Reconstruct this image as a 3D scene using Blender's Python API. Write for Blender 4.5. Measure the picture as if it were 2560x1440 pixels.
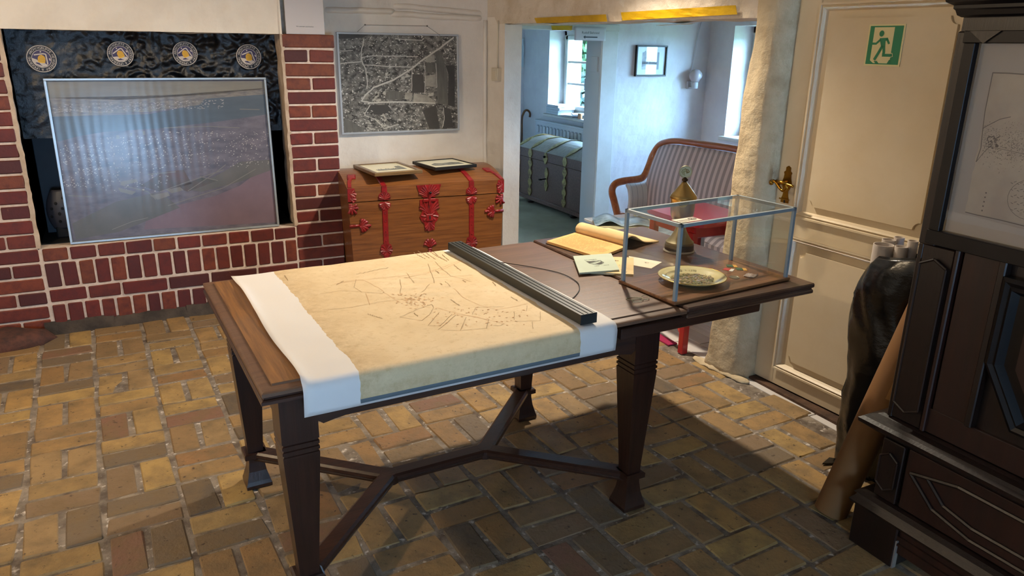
import bpy, bmesh, math, random
from mathutils import Vector, Matrix, noise
random.seed(11)
for o in list(bpy.data.objects): bpy.data.objects.remove(o)
S = bpy.context.scene
C = S.collection
R = math.radians
# ---------------------------------------------------------------- camera
FPX, PITCH, ROLL, YAW, CH = 1875.16, R(17.995), R(-0.8978), R(-26.992), 1.55
def _cam():
    cp, sp = math.cos(PITCH), math.sin(PITCH)
    f = Vector((0, cp, -sp)); r = Vector((1, 0, 0)); d = Vector((0, -sp, -cp))
    c, s = math.cos(ROLL), math.sin(ROLL)
    r2 = r * c + d * s; d2 = d * c - r * s
    Z = Matrix.Rotation(YAW, 3, 'Z')
    return Z @ r2, Z @ d2, Z @ f
CR, CD, CF = _cam()
cd = bpy.data.cameras.new('camera'); cam = bpy.data.objects.new('camera', cd); C.objects.link(cam)
cd.sensor_width = 36; cd.lens = FPX / 2560 * 36; cd.clip_start = .02; cd.clip_end = 200
m3 = Matrix((CR, -CD, -CF)).transposed()
cam.matrix_world = Matrix.Translation((0, 0, CH)) @ m3.to_4x4()
S.camera = cam
# pixel (2560x1440) -> direction -> point on a surface of the place
def ray(x, y): return CR * ((x - 1280) / FPX) + CD * ((y - 720) / FPX) + CF
def PZ(x, y, z=0.0):
    d = ray(x, y); t = (z - CH) / d.z; return Vector((0, 0, CH)) + d * t
def PP(x, y, p0, n):
    d = ray(x, y); o = Vector((0, 0, CH)); n = Vector(n); t = (Vector(p0) - o).dot(n) / d.dot(n); return o + d * t
def PY(x, y, Y): return PP(x, y, (0, Y, 0), (0, 1, 0))
def PX(x, y, X): return PP(x, y, (X, 0, 0), (1, 0, 0))
def pix(p):
    v = Vector(p) - Vector((0, 0, CH)); w = v.dot(CF)
    return (1280 + FPX * v.dot(CR) / w, 720 + FPX * v.dot(CD) / w, w)
# ---------------------------------------------------------------- world and light
S.view_settings.view_transform = 'Standard'; S.view_settings.look = 'None'
S.view_settings.exposure = 0.0; S.view_settings.gamma = 1.0
S.view_settings.use_curve_mapping = False
W = bpy.data.worlds.new('sky'); S.world = W; W.use_nodes = True
bg = W.node_tree.nodes['Background']
bg.inputs['Color'].default_value = (0.35, 0.63, 1.0, 1); bg.inputs['Strength'].default_value = 74.0
def light(name, kind, loc, energy, col, **kw):
    d = bpy.data.lights.new(name, kind); d.energy = energy; d.color = col
    for k, v in kw.items(): setattr(d, k, v)
    o = bpy.data.objects.new(name, d); C.objects.link(o); o.location = loc; return o
# ceiling lamps of the room (above the frame): one by the doorway, one by the hearth
kl = light('ceiling_lamp_doorway', 'SPOT', (2.07, 3.16, 2.24), 225, (1.0, .86, .68), shadow_soft_size=.045, spot_size=R(142), spot_blend=.7)
kl.rotation_euler = (Vector((1.15, 2.95, .4)) - kl.location).to_track_quat('-Z', 'Y').to_euler()
light('ceiling_lamp_hearth', 'POINT', (-1.15, 2.75, 2.15), 60, (1.0, .78, .52), shadow_soft_size=.05)
sun = light('sun', 'SUN', (8, 4, 9), 14.0, (1, .97, .9), angle=R(1.0)); sun.rotation_euler = (R(20), R(38), 0)
wl = light('window_portal', 'AREA', (-.15, -2.08, 1.0), 1, (1, 1, 1), shape='RECTANGLE', size=.64, size_y=.77)     # window behind the photographer
wl.rotation_euler = (R(90), 0, 0); wl.data.cycles.is_portal = True
for loc, sy, sz in (((4.66, 6.9, 1.26), 1.25, .95), ((4.66, 4.07, 1.28), 1.2, .95)):   # sampling portals at the window openings
    pl = light('window_portal', 'AREA', loc, 1, (1, 1, 1), shape='RECTANGLE', size=sz, size_y=sy)
    pl.rotation_euler = (0, R(90), 0); pl.data.cycles.is_portal = True
# ---------------------------------------------------------------- helpers
def lin(c):
    if isinstance(c, str):
        c = c.lstrip('#'); c = [int(c[i:i + 2], 16) / 255 for i in (0, 2, 4)]
    return tuple(x / 12.92 if x <= .04045 else ((x + .055) / 1.055) ** 2.4 for x in c) + (1,)
MATS = {}
def mat(name, col='#888888', rough=.6, metal=0, col2=None, nscale=6, stretch=(1, 1, 1), ramp=(.35, .65), detail=5, bump=0, bscale=30,
        bstretch=None, coat=0, spec=.5, rnd=None, col3=None, n3=40, ramp3=(.6, .7), uv=False, bdist=.01, hue=0, coat_rough=.05, wave=0):
    if name in MATS: return MATS[name]
    m = bpy.data.materials.new(name); m.use_nodes = True; MATS[name] = m
    N = m.node_tree.nodes; L = m.node_tree.links; b = N['Principled BSDF']
    b.inputs['Roughness'].default_value = rough; b.inputs['Metallic'].default_value = metal
    b.inputs['Specular IOR Level'].default_value = spec
    b.inputs['Coat Weight'].default_value = coat; b.inputs['Coat Roughness'].default_value = coat_rough
    tc = N.new('ShaderNodeTexCoord'); src = tc.outputs['UV' if uv else 'Object']
    oi = None
    if rnd is not None:
        oi = N.new('ShaderNodeObjectInfo'); ad = N.new('ShaderNodeVectorMath'); ad.operation = 'ADD'
        mu = N.new('ShaderNodeMath'); mu.operation = 'MULTIPLY'; mu.inputs[1].default_value = 57.0
        L.new(oi.outputs['Random'], mu.inputs[0]); L.new(src, ad.inputs[0]); L.new(mu.outputs[0], ad.inputs[1]); src = ad.outputs[0]
    def noise_(scale, st, det=detail):
        mp = N.new('ShaderNodeMapping'); mp.inputs['Scale'].default_value = st; L.new(src, mp.inputs[0])
        n = N.new('ShaderNodeTexNoise'); n.inputs['Scale'].default_value = scale; n.inputs['Detail'].default_value = det
        n.inputs['Roughness'].default_value = .62; L.new(mp.outputs[0], n.inputs['Vector']); return n.outputs['Fac']
    def ramp_(fac, r):
        a = N.new('ShaderNodeMapRange'); a.inputs['From Min'].default_value = r[0]; a.inputs['From Max'].default_value = r[1]
        L.new(fac, a.inputs['Value']); return a.outputs[0]
    def mix_(fac, a, bb):
        x = N.new('ShaderNodeMix'); x.data_type = 'RGBA'
        L.new(fac, x.inputs['Factor'])
        for i, s in ((6, a), (7, bb)):
            if isinstance(s, tuple): x.inputs[i].default_value = s
            else: L.new(s, x.inputs[i])
        return x.outputs[2]
    cur = lin(col)
    if rnd is not None:
        cr = N.new('ShaderNodeValToRGB'); el = cr.color_ramp.elements
        stops = [(i / max(1, len(rnd)), c) for i, c in enumerate(rnd)]
        cr.color_ramp.interpolation = 'CONSTANT'
        el[0].position = 0; el[0].color = lin(stops[0][1]); el[1].position = stops[1][0]; el[1].color = lin(stops[1][1])
        for p, c in stops[2:]:
            e = el.new(p); e.color = lin(c)
        L.new(oi.outputs['Random'], cr.inputs[0]); cur = cr.outputs[0]
    if col2 is not None:
        cur = mix_(ramp_(noise_(nscale, stretch), ramp), cur, lin(col2))
    if col3 is not None:
        cur = mix_(ramp_(noise_(n3, stretch), ramp3), cur, lin(col3))
    if isinstance(cur, tuple): b.inputs['Base Color'].default_value = cur
    else: L.new(cur, b.inputs['Base Color'])
    if wave:
        mp = N.new('ShaderNodeMapping'); mp.inputs['Scale'].default_value = (1, .35, 1); L.new(src, mp.inputs[0])
        wv = N.new('ShaderNodeTexWave'); wv.inputs['Scale'].default_value = 7; wv.inputs['Distortion'].default_value = 5; wv.inputs['Detail'].default_value = 1.5; wv.inputs['Detail Scale'].default_value = .6
        L.new(mp.outputs[0], wv.inputs['Vector']); bp = N.new('ShaderNodeBump'); bp.inputs['Strength'].default_value = wave; bp.inputs['Distance'].default_value = .004
        L.new(wv.outputs['Fac'], bp.inputs['Height']); L.new(bp.outputs[0], b.inputs['Coat Normal'])
    if bump:
        bp = N.new('ShaderNodeBump'); bp.inputs['Strength'].default_value = bump; bp.inputs['Distance'].default_value = bdist
        L.new(noise_(bscale, bstretch or stretch, 6), bp.inputs['Height']); L.new(bp.outputs[0], b.inputs['Normal'])
    return m
def wood(name, dark, light_, axis='x', sc=1.0, rough=.4, coat=0, bump=.15, ramp=(.3, .7)):
    st = {'x': (1.2, 22, 22), 'y': (22, 1.2, 22), 'z': (22, 22, 1.2)}[axis]
    return mat(name, dark, rough, col2=light_, nscale=2.2 * sc, stretch=st, ramp=ramp, bump=bump, bscale=5 * sc, coat=coat, bdist=.004)
def glass(name, tint=(1, 1, 1), ior=1.45, rough=0.0):
    if name in MATS: return MATS[name]
    m = bpy.data.materials.new(name); m.use_nodes = True; MATS[name] = m
    N = m.node_tree.nodes; L = m.node_tree.links; N.remove(N['Principled BSDF']); out = N['Material Output']
    ge = N.new('ShaderNodeNewGeometry'); dt = N.new('ShaderNodeVectorMath'); dt.operation = 'DOT_PRODUCT'
    L.new(ge.outputs['Normal'], dt.inputs[0]); L.new(ge.outputs['Incoming'], dt.inputs[1])
    def ma(op, a, bb=None):
        q = N.new('ShaderNodeMath'); q.operation = op
        for i, s_ in enumerate((a, bb)):
            if s_ is None: continue
            if isinstance(s_, (int, float)): q.inputs[i].default_value = s_
            else: L.new(s_, q.inputs[i])
        return q.outputs[0]
    f0 = 2 * ((ior - 1) / (ior + 1)) ** 2            # both faces of a thin pane (Schlick)
    fac = ma('ADD', ma('MULTIPLY', ma('POWER', ma('SUBTRACT', 1.0, ma('ABSOLUTE', dt.outputs['Value'])), 5.0), 1 - f0), f0)
    t = N.new('ShaderNodeBsdfTransparent'); t.inputs[0].default_value = tint + (1,)
    g = N.new('ShaderNodeBsdfGlossy'); g.inputs['Roughness'].default_value = rough
    x = N.new('ShaderNodeMixShader'); L.new(fac, x.inputs[0]); L.new(t.outputs[0], x.inputs[1]); L.new(g.outputs[0], x.inputs[2])
    L.new(x.outputs[0], out.inputs[0]); return m
XF = {}
def xf(o): return XF.get(o.name, Matrix.Identity(4))
def tag(o, label=None, cat=None, group=None, kind=None):
    if label: o['label'] = label
    if cat: o['category'] = cat
    if group: o['group'] = group
    if kind: o['kind'] = kind
    return o
def thing(name, label, cat, loc=(0, 0, 0), rz=0, group=None, rot=None):
    o = bpy.data.objects.new(name, None); C.objects.link(o); o.empty_display_size = .05
    M = Matrix.Translation(loc) @ (rot if rot is not None else Matrix.Rotation(rz, 4, 'Z'))
    o.matrix_world = M; XF[o.name] = M
    return tag(o, label, cat, group)
class MB:
    def __init__(s, M=None): s.v = []; s.f = []; s.mi = []; s.cm = 0; s.uv = None; s.M = M
    def add(s, vs, fs, M=None):
        k = len(s.v)
        for p in vs:
            p = Vector(p)
            if M is not None: p = M @ p
            if s.M is not None: p = s.M @ p
            s.v.append(p)
        for f in fs: s.f.append([i + k for i in f]); s.mi.append(s.cm)
        return s
    def box(s, x0, x1, y0, y1, z0, z1, b=0, M=None):
        x0, x1 = min(x0, x1), max(x0, x1); y0, y1 = min(y0, y1), max(y0, y1); z0, z1 = min(z0, z1), max(z0, z1)
        if b:
            bm = bmesh.new(); bmesh.ops.create_cube(bm, size=1)
            for v in bm.verts: v.co = Vector(((x0 + x1) / 2 + v.co.x * (x1 - x0), (y0 + y1) / 2 + v.co.y * (y1 - y0), (z0 + z1) / 2 + v.co.z * (z1 - z0)))
            bmesh.ops.bevel(bm, geom=bm.edges[:], offset=b, segments=1, affect='EDGES', clamp_overlap=True)
            bm.verts.index_update()
            s.add([v.co.copy() for v in bm.verts], [[v.index for v in f.verts] for f in bm.faces], M); bm.free(); return s
        v = [(x, y, z) for x in (x0, x1) for y in (y0, y1) for z in (z0, z1)]
        return s.add(v, [(0, 1, 3, 2), (4, 6, 7, 5), (0, 4, 5, 1), (2, 3, 7, 6), (0, 2, 6, 4), (1, 5, 7, 3)], M)
    def prism(s, poly, z0, z1, M=None):
        n = len(poly); v = [(x, y, z0) for x, y in poly] + [(x, y, z1) for x, y in poly]
        return s.add(v, [list(range(n - 1, -1, -1)), list(range(n, 2 * n))] + [(i, (i + 1) % n, n + (i + 1) % n, n + i) for i in range(n)], M)
    def loft(s, rings, caps=True, M=None, closed=True):
        n = len(rings[0]); v = [p for r_ in rings for p in r_]; f = []
        for i in range(len(rings) - 1):
            for j in range(n if closed else n - 1):
                a = i * n + j; b_ = i * n + (j + 1) % n; f.append((a, b_, b_ + n, a + n))
        if caps and closed: f += [list(range(n - 1, -1, -1)), list(range(len(v) - n, len(v)))]
        return s.add(v, f, M)
    def sq(s, prof, M=None):          # square section along z: [(half, z)] or [(hx, hy, z)]
        rings = []
        for p in prof:
            hx, hy, z = (p[0], p[0], p[1]) if len(p) == 2 else p
            rings.append([(-hx, -hy, z), (hx, -hy, z), (hx, hy, z), (-hx, hy, z)])
        return s.loft(rings, M=M)
    def lathe(s, prof, n=24, M=None):
        return s.loft([[(r_ * math.cos(2 * math.pi * i / n), r_ * math.sin(2 * math.pi * i / n), z) for i in range(n)] for r_, z in prof], M=M)
    def tube(s, pts, r, n=8, closed=False, M=None, flat=None):
        pts = [Vector(p) for p in pts]; k = len(pts); rings = []; up = None
        for i, p in enumerate(pts):
            if closed: t = pts[(i + 1) % k] - pts[i - 1]
            else: t = pts[min(i + 1, k - 1)] - pts[max(i - 1, 0)]
            t.normalize()
            if up is None: up = Vector((0, 0, 1)) if abs(t.z) < .9 else Vector((1, 0, 0))
            a = up - t * up.dot(t)
            if a.length < 1e-6: a = t.orthogonal()
            a.normalize(); up = a; b_ = t.cross(a); rr = r[i] if isinstance(r, (list, tuple)) else r
            fl = flat or (1, 1)
            rings.append([p + a * (rr * fl[0] * math.sin(2 * math.pi * j / n)) + b_ * (rr * fl[1] * math.cos(2 * math.pi * j / n)) for j in range(n)])
        if closed: rings.append(rings[0])
        return s.loft(rings, caps=not closed, M=M)
    def sheet(s, fn, nu, nv, M=None):
        v = [fn(i / nu, j / nv) for j in range(nv + 1) for i in range(nu + 1)]
        f = [(j * (nu + 1) + i, j * (nu + 1) + i + 1, (j + 1) * (nu + 1) + i + 1, (j + 1) * (nu + 1) + i) for j in range(nv) for i in range(nu)]
        return s.add(v, f, M)
    def poly(s, pts, M=None): return s.add(pts, [list(range(len(pts)))], M)
    def strip(s, pts, w, nrm=(0, 0, 1), M=None):        # flat line of width w lying in the plane of normal nrm
        pts = [Vector(p) for p in pts]; nrm = Vector(nrm); vs = []
        for i, p in enumerate(pts):
            t = (pts[min(i + 1, len(pts) - 1)] - pts[max(i - 1, 0)]).normalized(); a = nrm.cross(t).normalized() * (w / 2)
            vs += [p + a, p - a]
        return s.add(vs, [(2 * i, 2 * i + 1, 2 * i + 3, 2 * i + 2) for i in range(len(pts) - 1)], M)
    def mesh(s, name, inv=None):
        me = bpy.data.meshes.new(name); me.from_pydata([(inv @ p if inv else p) for p in s.v], [], s.f)
        me.validate(); bm = bmesh.new(); bm.from_mesh(me); bmesh.ops.recalc_face_normals(bm, faces=bm.faces); bm.to_mesh(me); bm.free()
        return me
    def build(s, name, mats, parent=None, smooth=False, world=False, origin=None, kind=None, auto=None):
        inv = None
        if parent is not None and world: inv = xf(parent).inverted()
        if origin is not None: inv = Matrix.Translation(-Vector(origin))
        me = s.mesh(name, inv)
        for m in (mats if isinstance(mats, (list, tuple)) else [mats]): me.materials.append(m)
        if isinstance(mats, (list, tuple)) and len(s.mi) == len(me.polygons):
            for p, i in zip(me.polygons, s.mi): p.material_index = i
        if smooth: me.shade_smooth()
        if auto: 
            me.shade_smooth(); me.set_sharp_from_angle(angle=R(auto))
        o = bpy.data.objects.new(name, me); C.objects.link(o)
        if parent is not None: o.parent = parent
        if origin is not None: o.location = origin
        if kind: o['kind'] = kind
        return o
def copy_tree(o, parent=None, M=None):
    c = o.copy(); C.objects.link(c); c.parent = parent
    for ch in o.children: copy_tree(ch, c)
    return c
GL = {}
def glyphs(txt, size):
    key = (txt, size)
    if key in GL: return GL[key]
    cu = bpy.data.curves.new('t', 'FONT'); cu.body = txt; cu.size = size; cu.resolution_u = 2; cu.align_x = 'CENTER'; cu.align_y = 'CENTER'
    o = bpy.data.objects.new('t', cu); C.objects.link(o)
    dg = bpy.context.evaluated_depsgraph_get(); dg.update(); me = o.evaluated_get(dg).to_mesh()
    GL[key] = ([v.co.copy() for v in me.vertices], [list(p.vertices) for p in me.polygons])
    o.evaluated_get(dg).to_mesh_clear(); bpy.data.objects.remove(o); bpy.data.curves.remove(cu)
    return GL[key]
def text(mb, txt, size, M, sx=1, sy=1):
    v, f = glyphs(txt, size); mb.add([(p.x * sx, p.y * sy, 0) for p in v], f, M)
def frame3(o, x, y):         # 4x4 with origin o, axes x, y (in-plane), z = normal
    x = Vector(x).normalized(); z = x.cross(Vector(y)).normalized(); y = z.cross(x)
    M = Matrix((x, y, z)).transposed().to_4x4(); M.translation = Vector(o); return M
def nz(p, s=1.0): return noise.noise(Vector(p) * s)
def scribble(mb, x0, y0, length, h, M, w=.0012, n=None):     # a run of illegible handwriting
    n = n or max(4, int(length / h * 2.2)); pts = []
    for i in range(n + 1):
        pts.append((x0 + length * i / n, y0 + (h * .5 if i % 2 else -h * .3) * random.uniform(.4, 1), 0))
    mb.strip(pts, w, M=M)
# ---------------------------------------------------------------- materials of the setting
m_plaster = mat('old_white_plaster', '#e3dacc', .85, col2='#d4c9b9', nscale=3.5, ramp=(.45, .75), bump=.5, bscale=9, bdist=.012)
m_plaster_rough = mat('flaking_plaster', '#bfae8f', .9, col2='#a28f70', nscale=7, ramp=(.45, .72), bump=.9, bscale=16, bdist=.012, col3='#8a7660', n3=26, ramp3=(.72, .76))
m_side = mat('limewashed_wall', '#e0dddd', .85, col2='#d2cdd0', nscale=3, bump=.45, bscale=8, bdist=.012)
m_paint = mat('white_paint', '#d4d2cc', .45, col2='#c6c3bb', nscale=4, bump=.08, bscale=30)
m_mortar = mat('pale_mortar', '#d6c6ba', .9, col2='#c2ae9f', nscale=30, bump=.6, bscale=60, bdist=.004)
m_fmortar = mat('floor_mortar', '#8f8374', .95, col2='#574b40', nscale=11, ramp=(.36, .64), bump=.9, bscale=70, bdist=.006, col3='#d8cec3', n3=30, ramp3=(.58, .72))
m_black = mat('soot_black', '#0b0b0d', .8, col2='#17171a', nscale=8)
m_brick = mat('red_brick', '#6b2a1c', .55, col2='#431511', nscale=22, ramp=(.42, .8), bump=.35, bscale=70, bdist=.003,
              rnd=['#6a2418', '#561a13', '#642517', '#75341b', '#4f1814', '#611e14', '#70361c', '#471814', '#5d1f15', '#6a2a1a'], col3='#8d5a3c', n3=45, ramp3=(.68, .78))
m_fbrick = mat('buff_floor_brick', '#9a7643', .66, col2='#6f5a3c', nscale=10, ramp=(.40, .74), bump=.9, bscale=42, bdist=.005,
               rnd=['#9f7d49', '#8c6b41', '#a28350', '#856842', '#99784a', '#7c654c', '#927750', '#6a5a46', '#9b7e4f', '#8a6641', '#a3854f', '#816745', '#97774a', '#574b3d', '#937449', '#795844', '#9d8152', '#886c48', '#98794c', '#8f7449'],
               col3='#3f2f20', n3=48, ramp3=(.62, .70))
m_stone = mat('dark_footing_stone', '#4a4038', .9, col2='#2c2622', nscale=9, bump=.9, bscale=20, bdist=.012)
m_boulder = mat('red_granite', '#5a3529', .85, col2='#33201b', nscale=18, bump=.9, bscale=30, bdist=.01)
m_carpet = mat('green_carpet', '#a79c80', .95, col2='#948a70', nscale=3, bump=.4, bscale=300, bdist=.002)
m_plank = mat('painted_plank', '#dcd8d4', .2, col2='#cbc6c2', nscale=2, stretch=(14, .8, 1), rnd=['#dedad6', '#d4d0cc', '#e2dfdb', '#cfcac6', '#dad5d1'])
m_ceil = mat('ceiling_white', '#cfc7ba', .9)

def struct(o): o['kind'] = 'structure'; return o
def DX(Y): return 2.494 - .116 * (Y - 2.748)          # inner face of the wall with the wide opening
def rough(fn, nu, nv, mb, amp=.006, sc=6, nrm=(1, 0, 0)):
    nrm = Vector(nrm)
    def g(a, b):
        p = Vector(fn(a, b)); e = min(a, 1 - a, b, 1 - b)
        return p + nrm * amp * (nz(p, sc) + .5 * nz(p, sc * 2.7))
    mb.sheet(g, nu, nv)
# ---------------------------------------------------------------- floor
fl = struct(MB().box(-2.25, 2.56, -2.0, 4.62, -.2, -.0045).box(.84, 2.56, 4.6, 4.9, -.2, -.0045).build('floor', m_fmortar))
VAR = []
for k in range(8):
    bm = bmesh.new(); bmesh.ops.create_cube(bm, size=1)
    lx, ly = .231 - .006 * random.random(), .1105 - .005 * random.random()
    for v in bm.verts:
        v.co = Vector((v.co.x * lx + random.uniform(-.005, .005), v.co.y * ly + random.uniform(-.0045, .0045), v.co.z * .03 - .015 + (random.uniform(-.002, .002) if v.co.z > 0 else 0)))
    bmesh.ops.bevel(bm, geom=[e for e in bm.edges if max(v.co.z for v in e.verts) > -.01], offset=.005, segments=1, affect='EDGES')
    bmesh.ops.recalc_face_normals(bm, faces=bm.faces)
    me = bpy.data.meshes.new('brick'); bm.to_mesh(me); bm.free(); me.materials.append(m_fbrick); VAR.append(me)
GA = R(2.2); GU, GV = .2435, .234
rest = MB(); nb = 0; cand = []
for i in range(-17, 5):
    for j in range(-14, 16):
        for h in (0, 1):
            A = (i + j) % 2 == 0
            lu, lv = ((.5, .25 + .5 * h) if A else (.25 + .5 * h, .5))
            u, v = (i + lu) * GU, (j + lv) * GV
            x = 1.751 + u * math.cos(GA) - v * math.sin(GA); y = 1.575 + u * math.sin(GA) + v * math.cos(GA)
            if x < -2.2 or y < -1.95 or y > 4.53 or x > (2.56 if y < 2.5 else DX(max(y, 2.7)) + .05): continue
            if x > 1.12 and y > 4.75: continue
            ang = GA + (0 if A else R(90)) + R(random.uniform(-1.3, 1.3)) + (R(180) if random.random() < .5 else 0)
            s = (1.0 if A else .985) * random.uniform(.97, 1.0)
            px, py, w = pix((x, y, 0))
            vis = w > .2 and -90 < px < 2650 and py < 1530 and not (x > 2.02 and y < 1.3)
            cand.append((vis, x, y, ang, s, random.randrange(8), random.uniform(-.003, .002)))
vis = sorted([c for c in cand if c[0]], key=lambda c: math.hypot(c[1], c[2]))
for k, c in enumerate(vis[:300]):
    o = bpy.data.objects.new('brick', VAR[c[5]]); C.objects.link(o); o.parent = fl
    o.location = (c[1], c[2], c[6]); o.rotation_euler = (R(random.uniform(-.5, .5)), R(random.uniform(-.5, .5)), c[3]); o.scale = (c[4], c[4], 1)
for c in vis[300:] + [c for c in cand if not c[0]]:
    me = VAR[c[5]]; M = Matrix.Translation((c[1], c[2], c[6])) @ Matrix.Rotation(c[3], 4, 'Z') @ Matrix.Diagonal((c[4], c[4], 1, 1))
    rest.add([v.co for v in me.vertices], [list(p.vertices) for p in me.polygons], M)
rest.build('bricks_beyond', m_fbrick, fl, kind='stuff')
# raised earth strip along the door wall
# ---------------------------------------------------------------- fireplace wall of red brick
YH = 4.588
wh = struct(MB().box(-2.25, -.5, YH, 5.3, 0, 1.6).box(-.5, .85, YH, 5.3, 0, .472).box(.85, 1.135, YH, 5.3, 0, 1.585).box(.85, 1.135, 4.85, 5.3, 1.58, 2.4)
            .box(-.5, .85, 5.2, 5.3, .4, 1.7).build('wall_hearth', m_mortar))
up = MB()
rough(lambda a, b: (-2.25 + 3.1 * a, 4.578 + .012 * (1 - b), 1.586 + .8 * b), 90, 26, up, .008, 7, (0, -1, 0))
rough(lambda a, b: (-2.25 + 3.1 * a, 4.588 + .24 * b, 1.586), 60, 4, up, .008, 7, (0, 0, 1))
up.box(.84, .85, 4.58, 5.2, 1.586, 2.4).box(-2.25, .85, 4.8, 5.3, 1.6, 2.4)
up.build('plaster_hood', m_plaster, wh, smooth=False)
lin_ = MB().box(-.505, -.5, YH, 5.2, .47, 1.6).box(-.5, .85, 5.19, 5.2, .47, 1.6).box(.85, .855, 4.78, 5.2, .47, 1.6).box(-.5, .85, 4.68, 5.2, .47, .476).box(-.5, .85, 4.81, 5.2, 1.58, 1.6)
lin_.build('sooted_lining', m_black, wh)
rv = MB()
rough(lambda a, b: (.845 - .0, 4.582 + .2 * a, .476 + 1.11 * b), 8, 40, rv, .006, 12, (-1, 0, 0))
rough(lambda a, b: (-.496, 4.582 + .07 * a, .476 + 1.11 * b), 6, 40, rv, .005, 14, (1, 0, 0))
for x0, x1 in ((-.512, -.49), (.838, .858)):
    rough(lambda a, b: (x0 + (x1 - x0) * a, 4.5825, .476 + 1.11 * b), 3, 60, rv, .006, 20, (1, 0, 0))
rv.build('plaster_reveal', mat('hearth_reveal', '#c9b7a4', .9, col2='#a8927c', nscale=8, bump=.5, bscale=20), wh)
BCACHE = {}
def wall_brick(x0, x1, z0, z1, parent=wh, y=None, jit=.0015, depth=.03):
    key = (round((x1 - x0) / .006), round((z1 - z0) / .006), random.randrange(3))
    if key not in BCACHE:
        bm = bmesh.new(); bmesh.ops.create_cube(bm, size=1)
        for v in bm.verts: v.co = Vector((v.co.x * (x1 - x0) + random.uniform(-.002, .002), v.co.y * depth, v.co.z * (z1 - z0) + random.uniform(-.002, .002)))
        bmesh.ops.bevel(bm, geom=[e for e in bm.edges if min(v.co.y for v in e.verts) < 0], offset=.0045, segments=1, affect='EDGES')
        bmesh.ops.recalc_face_normals(bm, faces=bm.faces)
        me = bpy.data.meshes.new('brick'); bm.to_mesh(me); bm.free(); me.materials.append(m_brick); BCACHE[key] = me
    o = bpy.data.objects.new('brick', BCACHE[key]); C.objects.link(o); o.parent = parent
    o.location = ((x0 + x1) / 2, (y if y is not None else YH) - .006 + depth / 2 + random.uniform(-.0025, .0015), (z0 + z1) / 2)
    o.rotation_euler = (0, R(random.uniform(-.5, .5)), 0); return o
J = .006
pz = .0785
for k in range(20):                                   # right pier
    z1 = 1.586 - k * pz; z0 = z1 - pz
    if k == 0: wall_brick(.846, 1.146, z0 + J, z1)
    elif k % 2 == 0: wall_brick(.852, 1.137, z0 + J, z1 - J)
    else:
        sx = random.uniform(.985, 1.0)
        wall_brick(.852, sx - J, z0 + J, z1 - J); wall_brick(sx + J, 1.137, z0 + J, z1 - J)
for k in range(20):                                   # left pier
    z1 = 1.59 - k * .0795; z0 = z1 - .0795
    if (k % 2) == 1:
        wall_brick(-.642 + J, -.508, z0 + J, z1 - J); wall_brick(-.783 + J, -.642 - J, z0 + J, z1 - J); wall_brick(-1.07, -.783 - J, z0 + J, z1 - J)
    else: wall_brick(-.783 + J, -.508, z0 + J, z1 - J); wall_brick(-1.07, -.93 - J, z0 + J, z1 - J); wall_brick(-.93 + J, -.783 - J, z0 + J, z1 - J)
def row(xs, z0, z1, jz=.006):
    for a, b in zip(xs[:-1], xs[1:]): wall_brick(a + .0065, b - .0065, z0 + jz, z1 - jz)
L0, L1 = -.496, .846
row([L0 + (L1 - L0) * k / 10 + (random.uniform(-.006, .006) if 0 < k < 10 else 0) for k in range(11)], .397, .475, .005)
row([L0 + (L1 - L0) * k / 17 + (random.uniform(-.004, .004) if 0 < k < 17 else 0) for k in range(18)], .248, .394)
row([L0, -.31, -.14, .1, .33, .6, L1], .163, .245)
row([L0 + (L1 - L0) * k / 17 + (random.uniform(-.004, .004) if 0 < k < 17 else 0) for k in range(18)], .035, .16)
for x0, x1, z1 in ((-.54, -.2, .05), (-.2, .18, .042), (.18, .5, .05), (.5, .86, .045)):
    f_ = MB()
    def g(a, b, x0=x0, x1=x1, z1=z1):
        p = Vector((x0 + (x1 - x0) * a, 4.54 + .05 * b, -.01 + (z1 + .02) * math.sin(b * 1.57)))
        return p + Vector((0, -1, .3)) * .012 * nz(p, 14)
    f_.sheet(g, 18, 8); f_.build('footing_stone', m_stone, wh, smooth=True)
bd = MB(); rings = []
for i in range(9):
    t = -1 + 2 * i / 8; rr = math.sqrt(max(0, 1 - t * t)) + .02
    rings.append([Vector((-.72 + .24 * t, 4.49 + .13 * rr * math.cos(a), .0 + .075 * rr * math.sin(a))) * 1.0 for a in [k * math.pi * 2 / 14 for k in range(14)]])
rings = [[p + Vector((nz(p, 9), nz(p, 11), nz(p, 13))) * .014 for p in r_] for r_ in rings]
bd.loft(rings); bd.build('boulder', m_boulder, wh, smooth=True)
# ---------------------------------------------------------------- white wall behind the chest
YB = 4.85
w2 = MB(); rough(lambda a, b: (1.1 + 1.2 * a, YB + .0 * b, 2.4 * b), 40, 70, w2, .006, 5, (0, -1, 0)); w2.box(1.1, 2.3, YB + .02, 5.0, 0, 2.4)
wb = struct(w2.build('wall_back', m_plaster))
led = MB()
for x0, x1, zz, dz, dep in ((1.15, 1.62, 1.735, .0, .03), (1.55, 2.23, 1.722, -.012, .026), (1.58, 2.23, 1.772, -.03, .02)):
    def g(a, b, x0=x0, x1=x1, zz=zz, dz=dz, dep=dep):
        x = x0 + (x1 - x0) * a; ang = b * math.pi
        p = Vector((x, YB + .012 - (dep + .012) * math.sin(ang) * min(1, 12 * a, 12 * (1 - a)), zz + dz * a + .02 * math.cos(ang) + .006 * nz((x, zz, 0), 9)))
        return p
    led.sheet(g, 30, 6)
led.build('plaster_ledge', m_plaster, wb, smooth=True)
# vertical plaster seam / boxed pipe in the corner
MB().tube([(2.235, YB - .004 + .006 * nz((0, 0, z * .1), 5), z * .1) for z in range(0, 18)], .014, 6).build('corner_bead', m_plaster, wb, smooth=True)
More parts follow.
